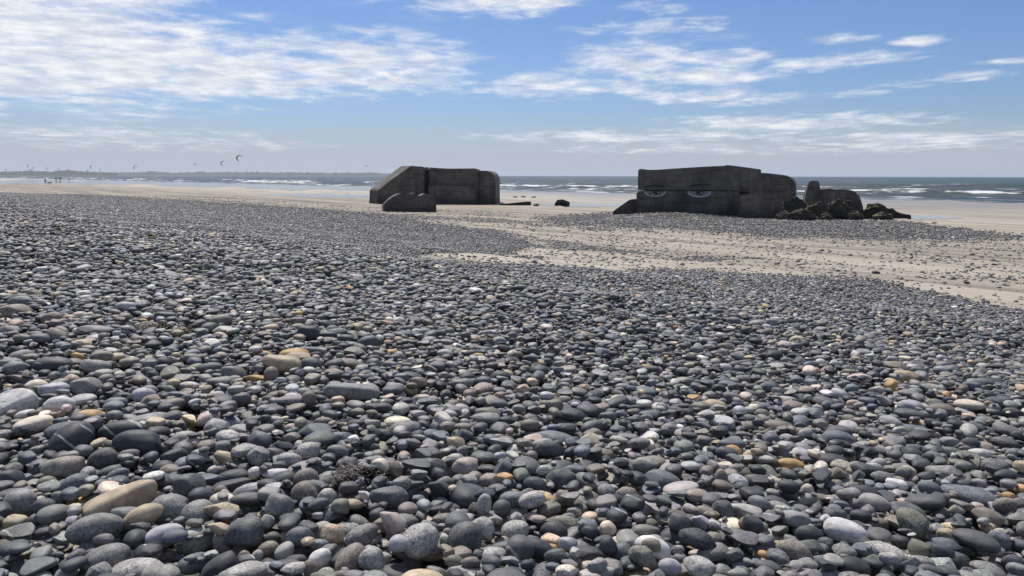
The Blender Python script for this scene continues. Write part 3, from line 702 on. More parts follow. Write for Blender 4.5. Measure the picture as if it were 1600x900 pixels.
for px, py, lb in ((10, 266, 'tiny kite over the low outer end of the far dunes'), (44.5, 259.4, 'tiny kite highest of all above the far dunes'), (52, 263.8, 'tiny kite just below the highest kite of the far dunes'),
                   (47.5, 266, 'tiny kite touching the dune skyline under the highest dune kite'), (74, 264, 'tiny kite over the dip in the far dunes'), (93, 264, 'tiny kite next to the squat stone tower'),
                   (137, 267.4, 'tiny kite low under the blue grey crescent kite'), (157.5, 266.6, 'tiny kite over the end of the dunes towards the bay')):
    K.append((px, py, 3.2, 3.6, 1100, random.choice((15, 60, 80)), (.03, .035, .05), lb))
for k in K: kite(*k)

# ------------------------------------------------------------------ people and dog
def skin_mesh(name, verts, edges, radii, mats, pick):
    me = D.meshes.new(name); me.from_pydata(verts, edges, []); o = D.objects.new(name + '_tmp', me); C.objects.link(o)
    sk = o.modifiers.new('s', 'SKIN'); sk.use_smooth_shade = True
    for i, r in enumerate(radii): me.skin_vertices[0].data[i].radius = (r, r)
    me.skin_vertices[0].data[0].use_root = True
    sb = o.modifiers.new('u', 'SUBSURF'); sb.levels = 2; sb.render_levels = 2
    dg = bpy.context.evaluated_depsgraph_get(); out = D.meshes.new_from_object(o.evaluated_get(dg)); out.name = name
    D.objects.remove(o)
    out.materials.clear()
    for m in mats: out.materials.append(m)
    for p in out.polygons: p.material_index = pick(p.center); p.use_smooth = True
    return out
M_SKIN = plain('skin', (.45, .30, .22)); M_TROU = plain('dark_trousers', (.02, .022, .03)); M_HAIR = plain('dark_hair', (.03, .022, .018)); M_FUR = plain('dark_fur', (.03, .026, .022))
def person(px, py, jacket, label, step, heading, cat='person'):
    base = hit(px, py)
    z = [(0, 0, .95), (0, .01, 1.18), (0, .01, 1.40), (0, 0, 1.50), (0, -.01, 1.60), (0, -.01, 1.72)]
    V = list(z); E = [(0, 1), (1, 2), (2, 3), (3, 4), (4, 5)]; Rr = [.15, .14, .15, .06, .095, .085]
    for s in (-1, 1):
        b0 = len(V)
        V += [(s * .19, .01, 1.40), (s * .25, .03, 1.13), (s * .24, -.10, .92), (s * .235, -.14, .84)]; Rr += [.075, .055, .042, .04]
        E += [(2, b0), (b0, b0 + 1), (b0 + 1, b0 + 2), (b0 + 2, b0 + 3)]
        b1 = len(V); k = s * step
        V += [(s * .10, 0, .88), (s * .105, -.10 * k - .02, .50), (s * .11, -.20 * k + .03, .09), (s * .115, -.20 * k - .12, .045)]; Rr += [.095, .07, .05, .042]
        E += [(0, b1), (b1, b1 + 1), (b1 + 1, b1 + 2), (b1 + 2, b1 + 3)]
    def pick(c):
        if c.z > 1.68 or (c.z > 1.56 and c.y > .04): return 3
        if c.z > 1.49: return 0
        if c.z < .86 and abs(c.x) < .2: return 2
        if c.z < .87: return 0
        return 1
    me = skin_mesh('person', V, E, Rr, [M_SKIN, jacket, M_TROU, M_HAIR], pick)
    o = obj('person', me, None); o.location = (base.x, base.y, base.z - .01); o.rotation_euler = (0, 0, heading)
    tag(o, label, cat); return o
def dog(px, py, label, sc, heading):
    base = hit(px, py)
    V = [(0, 0, .42), (.28, 0, .44), (.40, 0, .56), (.50, 0, .62), (.62, 0, .58), (-.30, 0, .43), (-.45, 0, .50), (-.58, 0, .58)]
    E = [(0, 1), (1, 2), (2, 3), (3, 4), (0, 5), (5, 6), (6, 7)]; Rr = [.12, .14, .08, .085, .045, .115, .035, .025]
    for s in (-1, 1):
        b = len(V); V += [(.27, s * .08, .30), (.25, s * .08, .15), (.28, s * .08, .03)]; Rr += [.055, .035, .035]; E += [(1, b), (b, b + 1), (b + 1, b + 2)]
        b = len(V); V += [(-.24, s * .08, .30), (-.36, s * .08, .17), (-.32, s * .08, .03)]; Rr += [.07, .035, .035]; E += [(5, b), (b, b + 1), (b + 1, b + 2)]
        b = len(V); V += [(.47, s * .06, .71)]; Rr += [.03]; E += [(3, b)]
    me = skin_mesh('dog', V, E, Rr, [M_FUR], lambda c: 0)
    o = obj('dog', me, None); o.location = (base.x, base.y, base.z - .005); o.scale = (sc,) * 3; o.rotation_euler = (0, 0, heading); tag(o, label, 'dog')
person(71, 287.4, plain('dark_red_jacket', (.16, .015, .03)), 'person in a dark red jacket standing on the sand beside a dog', .5, 1.2)
dog(77.5, 287.9, 'dark dog beside the person in the dark red jacket', 1.25, .2)
person(87.8, 283.4, plain('black_jacket', (.02, .02, .024)), 'person in black walking at the edge of the wet sand', 1, .5)
person(94, 283.4, plain('navy_jacket', (.02, .025, .05)), 'person in navy walking beside the person in black', 1, .6)
dog(108, 282.2, 'small dark dog ahead of the two walkers on the wet sand', 1.1, -.3)

# ------------------------------------------------------------------ pebbles
SL, DG, MG, LG, BG, BR, TA, OC, CR, WH, LV, OL, PK = range(13)
COLS = [(.058, .060, .066), (.100, .100, .101), (.20, .194, .184), (.33, .315, .29), (.128, .136, .150), (.20, .172, .142), (.40, .315, .215), (.42, .275, .115),
        (.58, .50, .39), (.54, .52, .495), (.36, .345, .365), (.175, .170, .135), (.45, .365, .315)]
CNAME = ['charcoal slate', 'dark grey', 'mid grey', 'light grey', 'blue grey', 'brownish grey', 'tan', 'ochre', 'cream', 'white', 'lavender grey', 'olive grey', 'pinkish']
# foreground stones: x, y, width, height in the photograph, colour, kind (s smooth, p pitted, v veined; l log, a angular, u upright), turn in degrees
HERO = [(190,797,107,40,TA,'sl',-20,'long log shaped tan grey stone'),(225,822,60,34,TA,'so',-14,'orange tan oval cobble under the log shaped stone'),(257,845,58,33,LV,'so',-5,'smooth lavender oval cobble beside the orange tan cobble'),
(150,843,82,48,MG,'po',5,'big pitted grey cobble in front of the log shaped stone'),(168,880,66,42,MG,'po',-5),(213,892,78,42,LG,'po',0),(263,805,58,46,MG,'po',8),(310,805,52,48,MG,'po',-15),(296,767,48,38,DG,'po',0),(120,762,46,34,BG,'po',0),
(100,744,60,36,BR,'po',-8),(30,789,46,44,MG,'po',15),(68,795,33,33,DG,'po',0),(17,756,38,28,SL,'so',5),(118,793,48,15,OL,'so',3),(117,783,36,11,CR,'so',4),(114,701,68,50,SL,'vo',-22,'big charcoal slab crossed by thin white veins'),(215,706,72,42,SL,'so',8,'big smooth charcoal cobble beside the veined slab'),
(193,685,68,34,SL,'vo',4),(162,727,44,32,DG,'po',-8),(173,737,36,20,DG,'so',-10),(184,745,34,20,BG,'po',-15),(255,729,35,28,SL,'so',5),(272,717,40,24,SL,'po',-8),(20,643,66,42,WH,'va',-18,'large white stone streaked with dark lines'),(93,641,45,31,WH,'vo',5,'round white veined cobble beside the ochre brown one'),
(140,649,54,26,OC,'so',5,'broad ochre brown cobble'),(56,607,36,24,CR,'so',-5,'round cream cobble beside lavender stone'),(86,618,45,24,LV,'vo',5),(84,579,56,24,SL,'vo',3,'wide charcoal cobble with one curved white vein'),(137,612,45,28,MG,'po',3),(150,584,44,26,MG,'po',10),(52,667,58,26,CR,'so',-6),(98,662,40,16,CR,'so',-4),
(103,680,60,25,BG,'po',-6),(24,584,36,22,MG,'po',5),(111,598,25,22,TA,'po',-30),(225,623,35,23,LV,'vo',15),(233,660,70,26,MG,'po',-4),(290,680,44,27,LG,'po',5),(268,636,42,20,BR,'so',-8),(266,587,30,26,OL,'va',0),(304,577,34,22,OL,'po',-10),(292,655,28,12,OC,'so',0),(278,565,16,8,WH,'so',0),
(15,570,36,16,MG,'po',5),(160,566,34,18,BR,'so',10),(255,571,28,22,SL,'po',0),(296,601,34,16,LV,'so',8),(302,617,30,18,MG,'vo',0),
(442,577,62,28,TA,'po',18,'large pinkish tan cobble beside a dark one'),(485,578,36,20,DG,'so',2),(395,587,36,18,OC,'va',-5,'angular ochre stone'),(462,564,44,10,TA,'so',2),(365,583,38,22,MG,'po',10),(424,592,22,25,BR,'su',-5),(337,618,34,24,LV,'vo',-10),(372,605,30,20,OL,'sa',-15),
(398,610,32,16,MG,'po',0),(550,622,84,22,MG,'pl',12,'long grey log shaped pebble'),(592,637,46,20,SL,'so',12),(585,571,26,20,MG,'po',5),(523,600,26,20,MG,'po',10),(470,655,46,18,SL,'sa',8),(535,685,36,22,BG,'po',5),(632,674,52,38,MG,'po',-5,'big round grey pebble with fine pits'),(443,648,16,8,CR,'so',-10),
(330,578,34,18,DG,'po',0),(345,595,44,14,MG,'po',0),(540,570,46,14,BR,'po',6),(562,590,26,14,TA,'po',0),(378,630,28,18,DG,'so',0),(457,633,46,16,MG,'po',5),(483,634,22,24,BR,'su',20),(527,630,22,18,TA,'po',0),(598,648,26,14,SL,'po',5),(456,664,24,14,PK,'vo',0),(538,664,26,18,TA,'po',10),(505,660,30,18,BR,'po',0),
(782,594,33,24,SL,'po',8),(793,582,20,18,TA,'po',20),(738,579,22,17,OL,'so',0),(762,651,40,18,OL,'so',-3),(760,662,46,13,MG,'po',0),(895,657,48,18,SL,'so',6),(866,685,60,25,BG,'po',8),(925,690,36,22,CR,'sa',15,'cream angular pebble among grey stones'),(828,670,30,18,BR,'so',0),(880,666,34,24,DG,'po',12),(925,676,32,22,BR,'po',-8),
(712,695,28,20,TA,'po',0),(720,637,30,24,LG,'po',20),(742,640,20,22,SL,'po',0),(655,605,24,16,BR,'po',0),(722,605,34,16,MG,'so',-3),(735,600,30,14,LG,'po',5),(830,620,30,14,LG,'so',0),(863,622,26,14,BR,'po',0),(950,653,28,18,DG,'so',0),(866,644,28,20,OL,'so',0),(868,649,12,16,OC,'so',0),(695,585,20,14,DG,'so',0),(800,657,30,12,LG,'so',0),
(1117,630,36,22,TA,'so',10,'squat tan stone half in shade'),(1014,679,34,20,WH,'va',-10,'white lumpy quartz pebble'),(1131,572,27,17,LV,'so',-8),(1010,570,20,10,OC,'so',8),(1258,606,18,15,WH,'so',0,'small round white pebble'),(1217,666,45,17,BR,'so',2),(1231,682,29,19,LG,'so',5),(1133,666,29,19,LV,'sa',5),(1062,691,40,20,SL,'so',4),(1020,590,34,17,MG,'so',4),(1218,617,26,14,DG,'so',0),
(1018,643,34,17,BR,'po',0),(1076,651,24,18,SL,'so',15),(1097,670,26,14,BG,'so',5),(1000,575,24,13,DG,'so',0),(1078,590,32,12,SL,'so',6),(1136,606,28,12,BG,'so',0),(1140,620,22,14,MG,'po',0),(1148,641,28,14,DG,'po',8),(1045,674,26,20,MG,'po',5),(1142,693,32,16,DG,'so',0),(1250,671,28,14,OL,'so',0),(1200,608,28,16,BG,'so',5),(980,690,32,12,MG,'po',0),
(1416,590,38,21,TA,'so',3,'rounded pinkish tan pebble'),(1396,602,27,20,OC,'so',38),(1425,640,43,19,LV,'so',8,'pale lavender pebble resting on a dark one'),(1421,651,46,14,DG,'so',8),(1514,637,42,13,CR,'so',0,'flat beige pebble'),(1470,648,40,20,BR,'po',-5),(1557,631,36,18,BG,'po',4),(1413,671,28,22,BR,'so',8),(1433,668,42,18,BG,'so',10),(1310,687,50,28,BG,'po',12),
(1358,697,48,26,LG,'po',0),(1400,690,32,24,BR,'po',15),(1333,574,28,14,SL,'vo',0),(1288,634,38,18,DG,'po',8),(1310,618,26,18,LV,'so',20),(1330,655,30,18,OL,'so',25),(1458,660,26,12,SL,'so',0),(1490,664,42,18,BG,'vo',12),(1520,669,34,14,DG,'so',3),(1570,690,40,18,DG,'po',4),(1562,600,36,14,BG,'so',8),(1572,672,40,16,MG,'so',8),(1380,630,24,16,LG,'so',10),(1480,618,24,12,MG,'so',5),
(1320,840,64,35,WH,'vo',14,'large white quartz cobble with a rusty stain'),(1382,861,70,37,LG,'po',8,'big light grey cobble with a dark hole'),(1368,884,50,32,OL,'va',5),(1420,799,66,29,DG,'po',10),(1424,829,52,34,OL,'po',28),(1457,763,44,24,OL,'so',-3),(1515,780,82,28,BG,'po',12,'long blue grey cobble by the flat olive one'),(1569,742,62,24,OL,'po',4),
(1577,775,25,16,OC,'so',0,'small bright ochre pebble'),(1590,850,32,16,CR,'so',-5),(1542,816,46,30,BR,'so',15),(1524,856,68,28,DG,'so',8),(1498,866,36,25,DG,'po',12),(1545,880,52,22,MG,'po',16),(1401,758,33,17,WH,'so',8),(1300,718,48,30,SL,'so',5),(1424,714,33,24,SL,'so',10),(1420,740,23,14,PK,'so',20),(1365,732,28,16,LG,'po',0),(1569,800,34,24,BR,'po',-15),
(1350,762,46,18,SL,'so',6),(1298,730,30,14,CR,'so',8),(1473,872,34,18,SL,'so',10),(1318,872,36,28,MG,'po',5),(1440,876,40,24,MG,'po',10),(1453,890,34,20,DG,'po',20),(1487,745,16,14,CR,'so',35),(1368,777,30,14,OL,'so',5),(1413,776,30,12,PK,'so',5),(1372,834,52,20,MG,'po',8),(1463,820,34,15,TA,'so',0),(1560,855,34,24,BG,'po',25),(1500,730,34,12,BR,'po',4),(1436,862,34,28,OL,'so',30),
(1290,855,26,20,DG,'po',0),(1450,746,38,14,LV,'so',15),(1388,890,30,18,LG,'po',0),(1480,897,34,14,DG,'so',0),
(1020,863,57,33,WH,'vo',20,'long pale lavender white cobble'),(972,862,34,38,BG,'so',0),(1035,748,56,38,BG,'po',14,'big blue grey pitted cobble'),(1090,856,60,27,SL,'po',12),(1160,797,58,28,LG,'sa',-5,'smooth heart shaped light grey cobble'),(1130,806,36,27,DG,'po',15),(1210,784,46,34,SL,'so',10),(1232,772,34,19,SL,'so',5),(1238,720,45,23,OC,'so',12,'ochre olive cobble'),(1255,706,38,22,LV,'so',25),
(1063,826,38,27,DG,'so',15),(1094,827,28,27,LV,'va',0),(1150,844,40,22,OL,'so',8),(1092,889,50,34,LG,'po',5),(1130,886,32,28,MG,'po',35),(1240,870,60,30,BR,'po',15),(1195,870,26,17,OC,'so',20,'small orange pebble'),(1220,846,32,22,TA,'so',10),(1004,880,46,28,OL,'po',15),(1152,757,32,25,LV,'po',15),(980,766,42,27,BR,'po',0),(1182,746,42,24,DG,'so',10),
(1206,747,26,17,CR,'po',0),(1265,840,44,28,SL,'so',10),(1047,888,36,28,LV,'so',15),(1127,757,20,30,BR,'su',-10),(1012,760,28,15,BR,'po',-5),(1232,770,30,16,DG,'so',5),(1184,761,28,18,OL,'po',0),(1102,805,36,20,BR,'po',12),(1056,800,30,14,BR,'so',8),(1018,812,26,22,OL,'so',25),(1080,811,26,16,BR,'po',-10),(1040,718,24,14,MG,'po',0),(1145,706,28,20,OC,'so',15),(1017,868,30,18,BR,'so',0),
(1165,820,24,20,BR,'po',-35),(1176,827,34,24,SL,'so',35),(1224,766,28,20,LG,'so',10),(1262,768,20,16,CR,'so',0),(1240,838,34,20,MG,'so',20),(1200,892,40,18,DG,'so',12),(1243,895,34,22,SL,'so',0),
(858,708,45,25,DG,'po',5),(880,752,54,38,DG,'po',18,'big dark pitted cobble with a pale top'),(676,731,43,27,DG,'po',5),(727,731,43,32,PK,'vo',-10,'pinkish cobble with a pale top'),(760,746,42,25,BG,'po',-8),(686,768,38,36,SL,'sa',8),(695,790,52,18,SL,'sl',3),(657,861,58,50,LG,'po',-8,'big light grey pitted cobble'),(727,853,53,53,DG,'po',0,'big round dark grey pitted cobble'),
(804,784,48,25,BG,'po',3),(805,820,43,32,LG,'po',-10),(866,820,43,30,SL,'po',8),(882,810,46,28,OL,'po',8),(840,857,60,34,SL,'so',18),(855,781,30,14,OC,'so',0,'bright ochre pebble among dark stones'),(836,800,34,14,PK,'so',10),(812,868,44,40,DG,'vo',25),(917,745,42,26,MG,'so',28),(947,765,30,26,MG,'po',35),(835,764,36,26,SL,'po',10),
(862,852,26,15,OC,'so',8),(888,850,30,20,LV,'so',5),(920,876,31,21,CR,'po',0),(949,820,28,23,CR,'so',-20),(950,863,28,34,SL,'so',-10),(682,888,38,25,MG,'po',20),(757,803,22,36,LG,'pu',12),(881,776,28,25,BR,'po',25),(820,746,26,28,SL,'su',-5),(784,798,28,28,DG,'so',40),(788,845,40,20,BG,'so',-8),(778,858,34,14,CR,'so',5),(712,718,34,18,LG,'po',0),
(692,750,34,20,MG,'po',-25),(765,880,32,24,DG,'so',0),(868,884,36,22,DG,'po',-10),(830,838,34,14,LG,'so',20),(742,794,22,18,BR,'po',0),(898,795,24,14,MG,'po',0),(942,795,26,18,MG,'po',0),(696,812,40,16,BR,'po',5),(755,832,40,32,LG,'po',25),(921,826,28,22,SL,'so',0),(905,848,34,26,MG,'po',-35),(710,886,30,20,OL,'so',20),(735,890,30,16,BR,'so',0),
(442,748,48,38,SL,'so',-10,'big dark cobble beside the seaweed stones'),(479,753,38,36,BR,'po',15),(514,750,43,50,MG,'po',-15,'tall grey pitted cobble beside the seaweed'),(476,780,41,40,BR,'po',0),(512,781,31,23,LG,'po',0),(595,742,27,23,CR,'so',0,'round cream pebble beside the seaweed'),(541,762,22,22,OC,'so',10),(560,763,28,20,LV,'so',-30),(570,781,22,18,WH,'sa',20,'small white chipped pebble under the seaweed'),(608,787,60,32,DG,'po',8),
(550,790,38,15,TA,'so',0),(383,837,60,50,DG,'po',-22,'big dark grey speckled cobble'),(424,806,42,30,MG,'po',-12),(438,806,44,36,MG,'po',30),(346,808,52,36,TA,'pa',0,'fractured angular tan stone'),(341,837,32,23,TA,'sa',5,'small orange tan lump'),(470,842,47,30,BG,'po',3),(462,867,38,22,SL,'so',5),(500,873,36,28,WH,'vo',-15,'white cobble with dark veins'),(415,882,28,30,LV,'so',-25),
(343,882,66,44,SL,'so',-38,'leaning charcoal cobble'),(380,898,72,26,LG,'po',3),(612,833,42,40,PK,'sa',20,'pale pinkish angular cobble'),(566,847,52,30,MG,'po',-20),(537,867,40,32,DG,'so',-25),(548,882,56,36,BR,'po',-42),(582,886,42,36,LG,'po',10),(622,868,30,28,LV,'so',0),(502,818,32,25,LG,'so',-5),(521,843,37,30,TA,'po',25),(543,829,44,26,MG,'po',10),
(532,806,30,26,OL,'so',-15),(560,810,38,26,MG,'po',42),(603,809,38,26,BR,'po',-12),(351,717,34,18,TA,'so',20),(405,722,32,28,MG,'po',-35),(398,735,20,18,WH,'vo',-15),(364,735,50,20,SL,'so',-3),(363,750,58,18,SL,'sl',-8),(388,758,46,22,LV,'vo',-15),(382,773,38,24,DG,'so',5),(482,715,36,28,LG,'po',5),(432,711,36,24,DG,'so',25),(340,730,22,24,BR,'po',10),
(452,725,38,24,LG,'po',20),(352,768,18,26,PK,'su',-20),(345,764,22,28,BR,'su',-10),(385,787,46,14,DG,'so',5),(420,778,34,20,BR,'po',8),(445,780,28,20,MG,'po',10),(498,800,34,18,DG,'po',-15),(476,812,22,18,DG,'so',-30),(418,847,34,22,BR,'po',-18),(445,855,32,24,LG,'so',-35),(425,830,28,18,DG,'so',0),(380,866,22,34,BR,'su',15),(400,862,18,36,LG,'vu',25),(485,892,22,28,BR,'su',-15),(460,896,42,18,LG,'po',0),
(595,863,34,22,LG,'so',-10),(510,892,26,16,LG,'po',0),(320,760,34,18,DG,'so',0),(585,725,34,16,MG,'po',0),(620,722,18,22,MG,'po',0),(613,738,36,24,BR,'po',30),(632,748,26,18,LG,'po',0),(590,705,22,20,BR,'po',0),(528,708,34,20,MG,'po',10),
(32,478,36,18,MG,'po',0),(22,493,46,22,BR,'po',-8),(82,505,31,20,BR,'po',-5),(125,493,28,16,PK,'so',0),(150,520,54,18,MG,'po',10),(262,520,37,18,BR,'po',-3),(260,500,36,20,DG,'so',15),(197,486,29,16,LV,'so',5),(90,533,36,22,BR,'po',35),(65,536,36,14,BG,'so',8),(33,553,36,22,MG,'po',-5),(132,538,38,14,TA,'so',-6),(345,508,34,22,OL,'so',0),(396,492,20,18,OL,'so',30),
(330,538,27,20,WH,'va',-10),(482,528,34,24,SL,'so',15),(576,542,32,20,DG,'so',0),(460,558,46,11,OC,'so',2),(548,477,24,14,OL,'so',10),(563,481,19,12,BG,'so',0),(589,484,22,12,WH,'so',15),(608,477,22,10,MG,'so',0),(520,513,22,18,BG,'so',8),(75,499,36,14,BG,'po',0),(42,515,24,14,SL,'so',0),(14,519,30,14,MG,'po',0),(37,537,28,14,BR,'po',10),(175,563,40,12,TA,'so',0),(122,560,20,12,OC,'so',25),
(600,508,28,10,TA,'so',6),(541,534,26,12,DG,'so',8),(437,535,26,14,DG,'so',10),(480,552,30,14,BG,'so',8),(610,546,24,10,OC,'so',0)]

SUNK = .0
VAR_N = 16
def variant_mesh(i):
    r = np.random.RandomState(100 + i)
    bm = bmesh.new(); bmesh.ops.create_icosphere(bm, subdivisions=4 if i < VAR_N else 2, radius=1)
    co = np.array([v.co[:] for v in bm.verts])
    shape = 'o' if i < 9 else ('l' if i < 11 else ('a' if i < 14 else 'u'))
    p = {'o': r.uniform(1.9, 2.5), 'l': 3.4, 'a': 2.6, 'u': 2.2}[shape]
    q = (np.abs(co) ** p).sum(1) ** (1 / p); co = co / q[:, None]
    d = co / np.linalg.norm(co, axis=1)[:, None]
    disp = np.zeros(len(co))
    for k in range(9):
        a = r.normal(size=3); a = a / np.linalg.norm(a) * r.uniform(.8, 2.6)
        disp += np.cos(co @ a + r.uniform(0, 6.28)) * r.uniform(.03, .085) / (1 + .3 * k)
    co = co * (1 + disp[:, None])
    co[:, 0] *= 1 + .16 * r.uniform(-1, 1) * co[:, 1]; co[:, 1] *= 1 + .24 * r.uniform(-1, 1) * co[:, 0]
    if shape == 'a':
        for k in range(7):
            n = r.normal(size=3); n /= np.linalg.norm(n); dd = r.uniform(.52, .78)
            t = co @ n - dd; co = co - n[None] * (np.where(t > 0, t, 0) * .8)[:, None]
    elif i < 9 and i % 3:
        for k in range(3 + i % 2):
            n = r.normal(size=3); n /= np.linalg.norm(n); dd = r.uniform(.58, .8)
            t = co @ n - dd; co = co - n[None] * (np.where(t > 0, t, 0) * .66)[:, None]
    fine = np.array([mnoise.noise(Vector(c) * 3.2 + Vector((i * 7.1, 0, 0))) for c in co]); co *= (1 + .025 * fine)[:, None]
    mn, mx = co.min(0), co.max(0); co = (co - (mn + mx) / 2) / ((mx - mn) / 2)
    for v, c in zip(bm.verts, co): v.co = c
    me = from_bm(bm, 'pebble', True); me.materials.append(M_PEB); return me
VARS = [variant_mesh(i) for i in range(VAR_N)]

RNG = np.random.RandomState(11)
def rand_cols(n, rng, left=None):
    pr = np.array([.17, .225, .235, .10, .13, .10, .026, .004, .013, .007, .018, .05, .007]); pr /= pr.sum()
    ci = rng.choice(13, n, p=pr)
    c = np.array(COLS)[ci] * rng.uniform(.76, 1.36, (n, 1)) * rng.uniform(.95, 1.05, (n, 3))
    pit = np.where(np.isin(ci, [SL, LV, CR, WH]), rng.rand(n) < .15, rng.rand(n) < .62) * rng.uniform(.45, 1, n)
    vein = (rng.rand(n) < np.where(np.isin(ci, [WH, LV, SL]), .35, .06)) * 1.0
    return ci, c, pit, vein

class Bed:
    """a height map that stones are dropped on one by one"""
    def __init__(self, x0, y0, nx, ny, res, h, wrap):
        self.x0, self.y0, self.nx, self.ny, self.res, self.wrap = x0, y0, nx, ny, res, wrap
        self.H = h; self.flat = self.H.reshape(-1); self.own = np.full(nx * ny, -1, np.int32); self.lock = np.zeros(nx * ny, bool)
        self.kern = {}; self.out = []
    def kernel(self, a, b, yaw):
        qa = max(1, round(a / self.res * 2)); qb = max(1, round(b / self.res * 2)); qy = int(round(yaw / (math.pi / 12))) % 12
        k = self.kern.get((qa, qb, qy))
        if k is None:
            A, B, Yw = qa * self.res / 2, qb * self.res / 2, qy * math.pi / 12
            R = int(math.ceil(A / self.res)) + 1; g = np.arange(-R, R + 1)
            gx, gy = np.meshgrid(g * self.res, g * self.res)
            u = (gx * math.cos(Yw) + gy * math.sin(Yw)) / A; v = (-gx * math.sin(Yw) + gy * math.cos(Yw)) / B
            r2 = u * u + v * v; m = r2 < .97
            if not m.any(): m[R, R] = True
            dx = np.broadcast_to(g[None, :], r2.shape)[m]; dy = np.broadcast_to(g[:, None], r2.shape)[m]
            k = (dx, dy, np.sqrt(np.maximum(0, 1 - r2[m]))); self.kern[(qa, qb, qy)] = k
        return k
    def idx(self, x, y, k):
        ix = int((x - self.x0) / self.res); iy = int((y - self.y0) / self.res)
        X = k[0] + ix; Y = k[1] + iy
        if self.wrap: X = X % self.nx; Y = Y % self.ny
        else: X = np.clip(X, 0, self.nx - 1); Y = np.clip(Y, 0, self.ny - 1)
        return Y * self.nx + X
    def settle(self, x, y, a, b, c, yaw):
        k = self.kernel(a, b, yaw); ii = self.idx(x, y, k); return float((self.flat[ii] + c * k[2]).max()), ii, k
    def put(self, sid, z, ii, k, c, lock=False):
        top = z + c * k[2]; w = top > self.flat[ii]
        j = ii[w]; self.flat[j] = top[w]; self.own[j] = sid
        if lock: self.lock[ii] = True

def size_draw(rng, big):
    a = .5 * np.clip(np.exp(rng.normal(math.log(.056), .44)) * big, .022, .19)
    return a, a * rng.uniform(.55, .92), a * rng.uniform(.32, .66)

def fill(bed, n, rng, place, gfun, start, cap, cand, big, avoid=False):
    """drop n stones; each tries some spots and keeps the lowest"""
    res = []
    for i in range(n):
        bx = place(rng)
        a, b, c = size_draw(rng, big(bx[0]) if callable(big) else big); yaw = rng.uniform(0, math.pi)
        best = None
        for q in range(cand):
            x = bx[0] + (rng.uniform(-.12, .12) if q else 0); y = bx[1] + (rng.uniform(-.12, .12) if q else 0)
            z, ii, k = bed.settle(x, y, a, b, c, yaw)
            if avoid and bed.lock[ii].mean() > .05: continue
            zr = z - gfun(x, y)
            if best is None or zr < best[0]: best = (zr, x, y, z, ii, k)
        if best is None or best[0] + c > cap: continue
        zr, x, y, z, ii, k = best; z -= .12 * c
        sid = start + len(res); bed.put(sid, z, ii, k, c)
        # lean with the bed under the stone
        hx = bed.flat[ii]; sx = float(((k[0]) * (hx - hx.mean())).sum() / max(1, (k[0] ** 2).sum())) / bed.res
        sy = float(((k[1]) * (hx - hx.mean())).sum() / max(1, (k[1] ** 2).sum())) / bed.res
        res.append((x, y, z, a, b, c, yaw, sx, sy))
    return res

def euler_from(yaw, tx, ty):
    M = Matrix.Rotation(ty, 3, 'Y') @ Matrix.Rotation(tx, 3, 'X') @ Matrix.Rotation(yaw, 3, 'Z')
    return M.to_euler()

# ---- near field: real dropped stones, with the ones that can be told apart in the photograph first in line
RES = .009
NX0, NX1, NY0, NY1 = -7.6, 7.6, 1.15, 9.2
nx, ny = int((NX1 - NX0) / RES), int((NY1 - NY0) / RES)
gx = NX0 + (np.arange(nx) + .5) * RES; gy = NY0 + (np.arange(ny) + .5) * RES
GX, GY = np.meshgrid(gx, gy); GZ = ground(GX, GY)
gflat = GZ.reshape(-1)
bed = Bed(NX0, NY0, nx, ny, RES, (GZ - .085).copy(), False)
def gnear(x, y):
    ix = min(nx - 1, max(0, int((x - NX0) / RES))); iy = min(ny - 1, max(0, int((y - NY0) / RES))); return GZ[iy, ix]
def place_near(rng):
    while True:
        y = NY0 + (NY1 - NY0) * rng.rand() ** .75; x = rng.uniform(-1, 1) * min(7.5, .66 * y + 1.2)
        return x, y
area = sum(2 * min(7.5, .66 * y + 1.2) * .1 for y in np.arange(NY0, NY1, .1))
big_near = lambda x: 1.12 - .05 * x if x < 0 else 1.12 - .03 * x
stones = fill(bed, int(area * 250), RNG, place_near, gnear, 0, .035, 2, big_near)
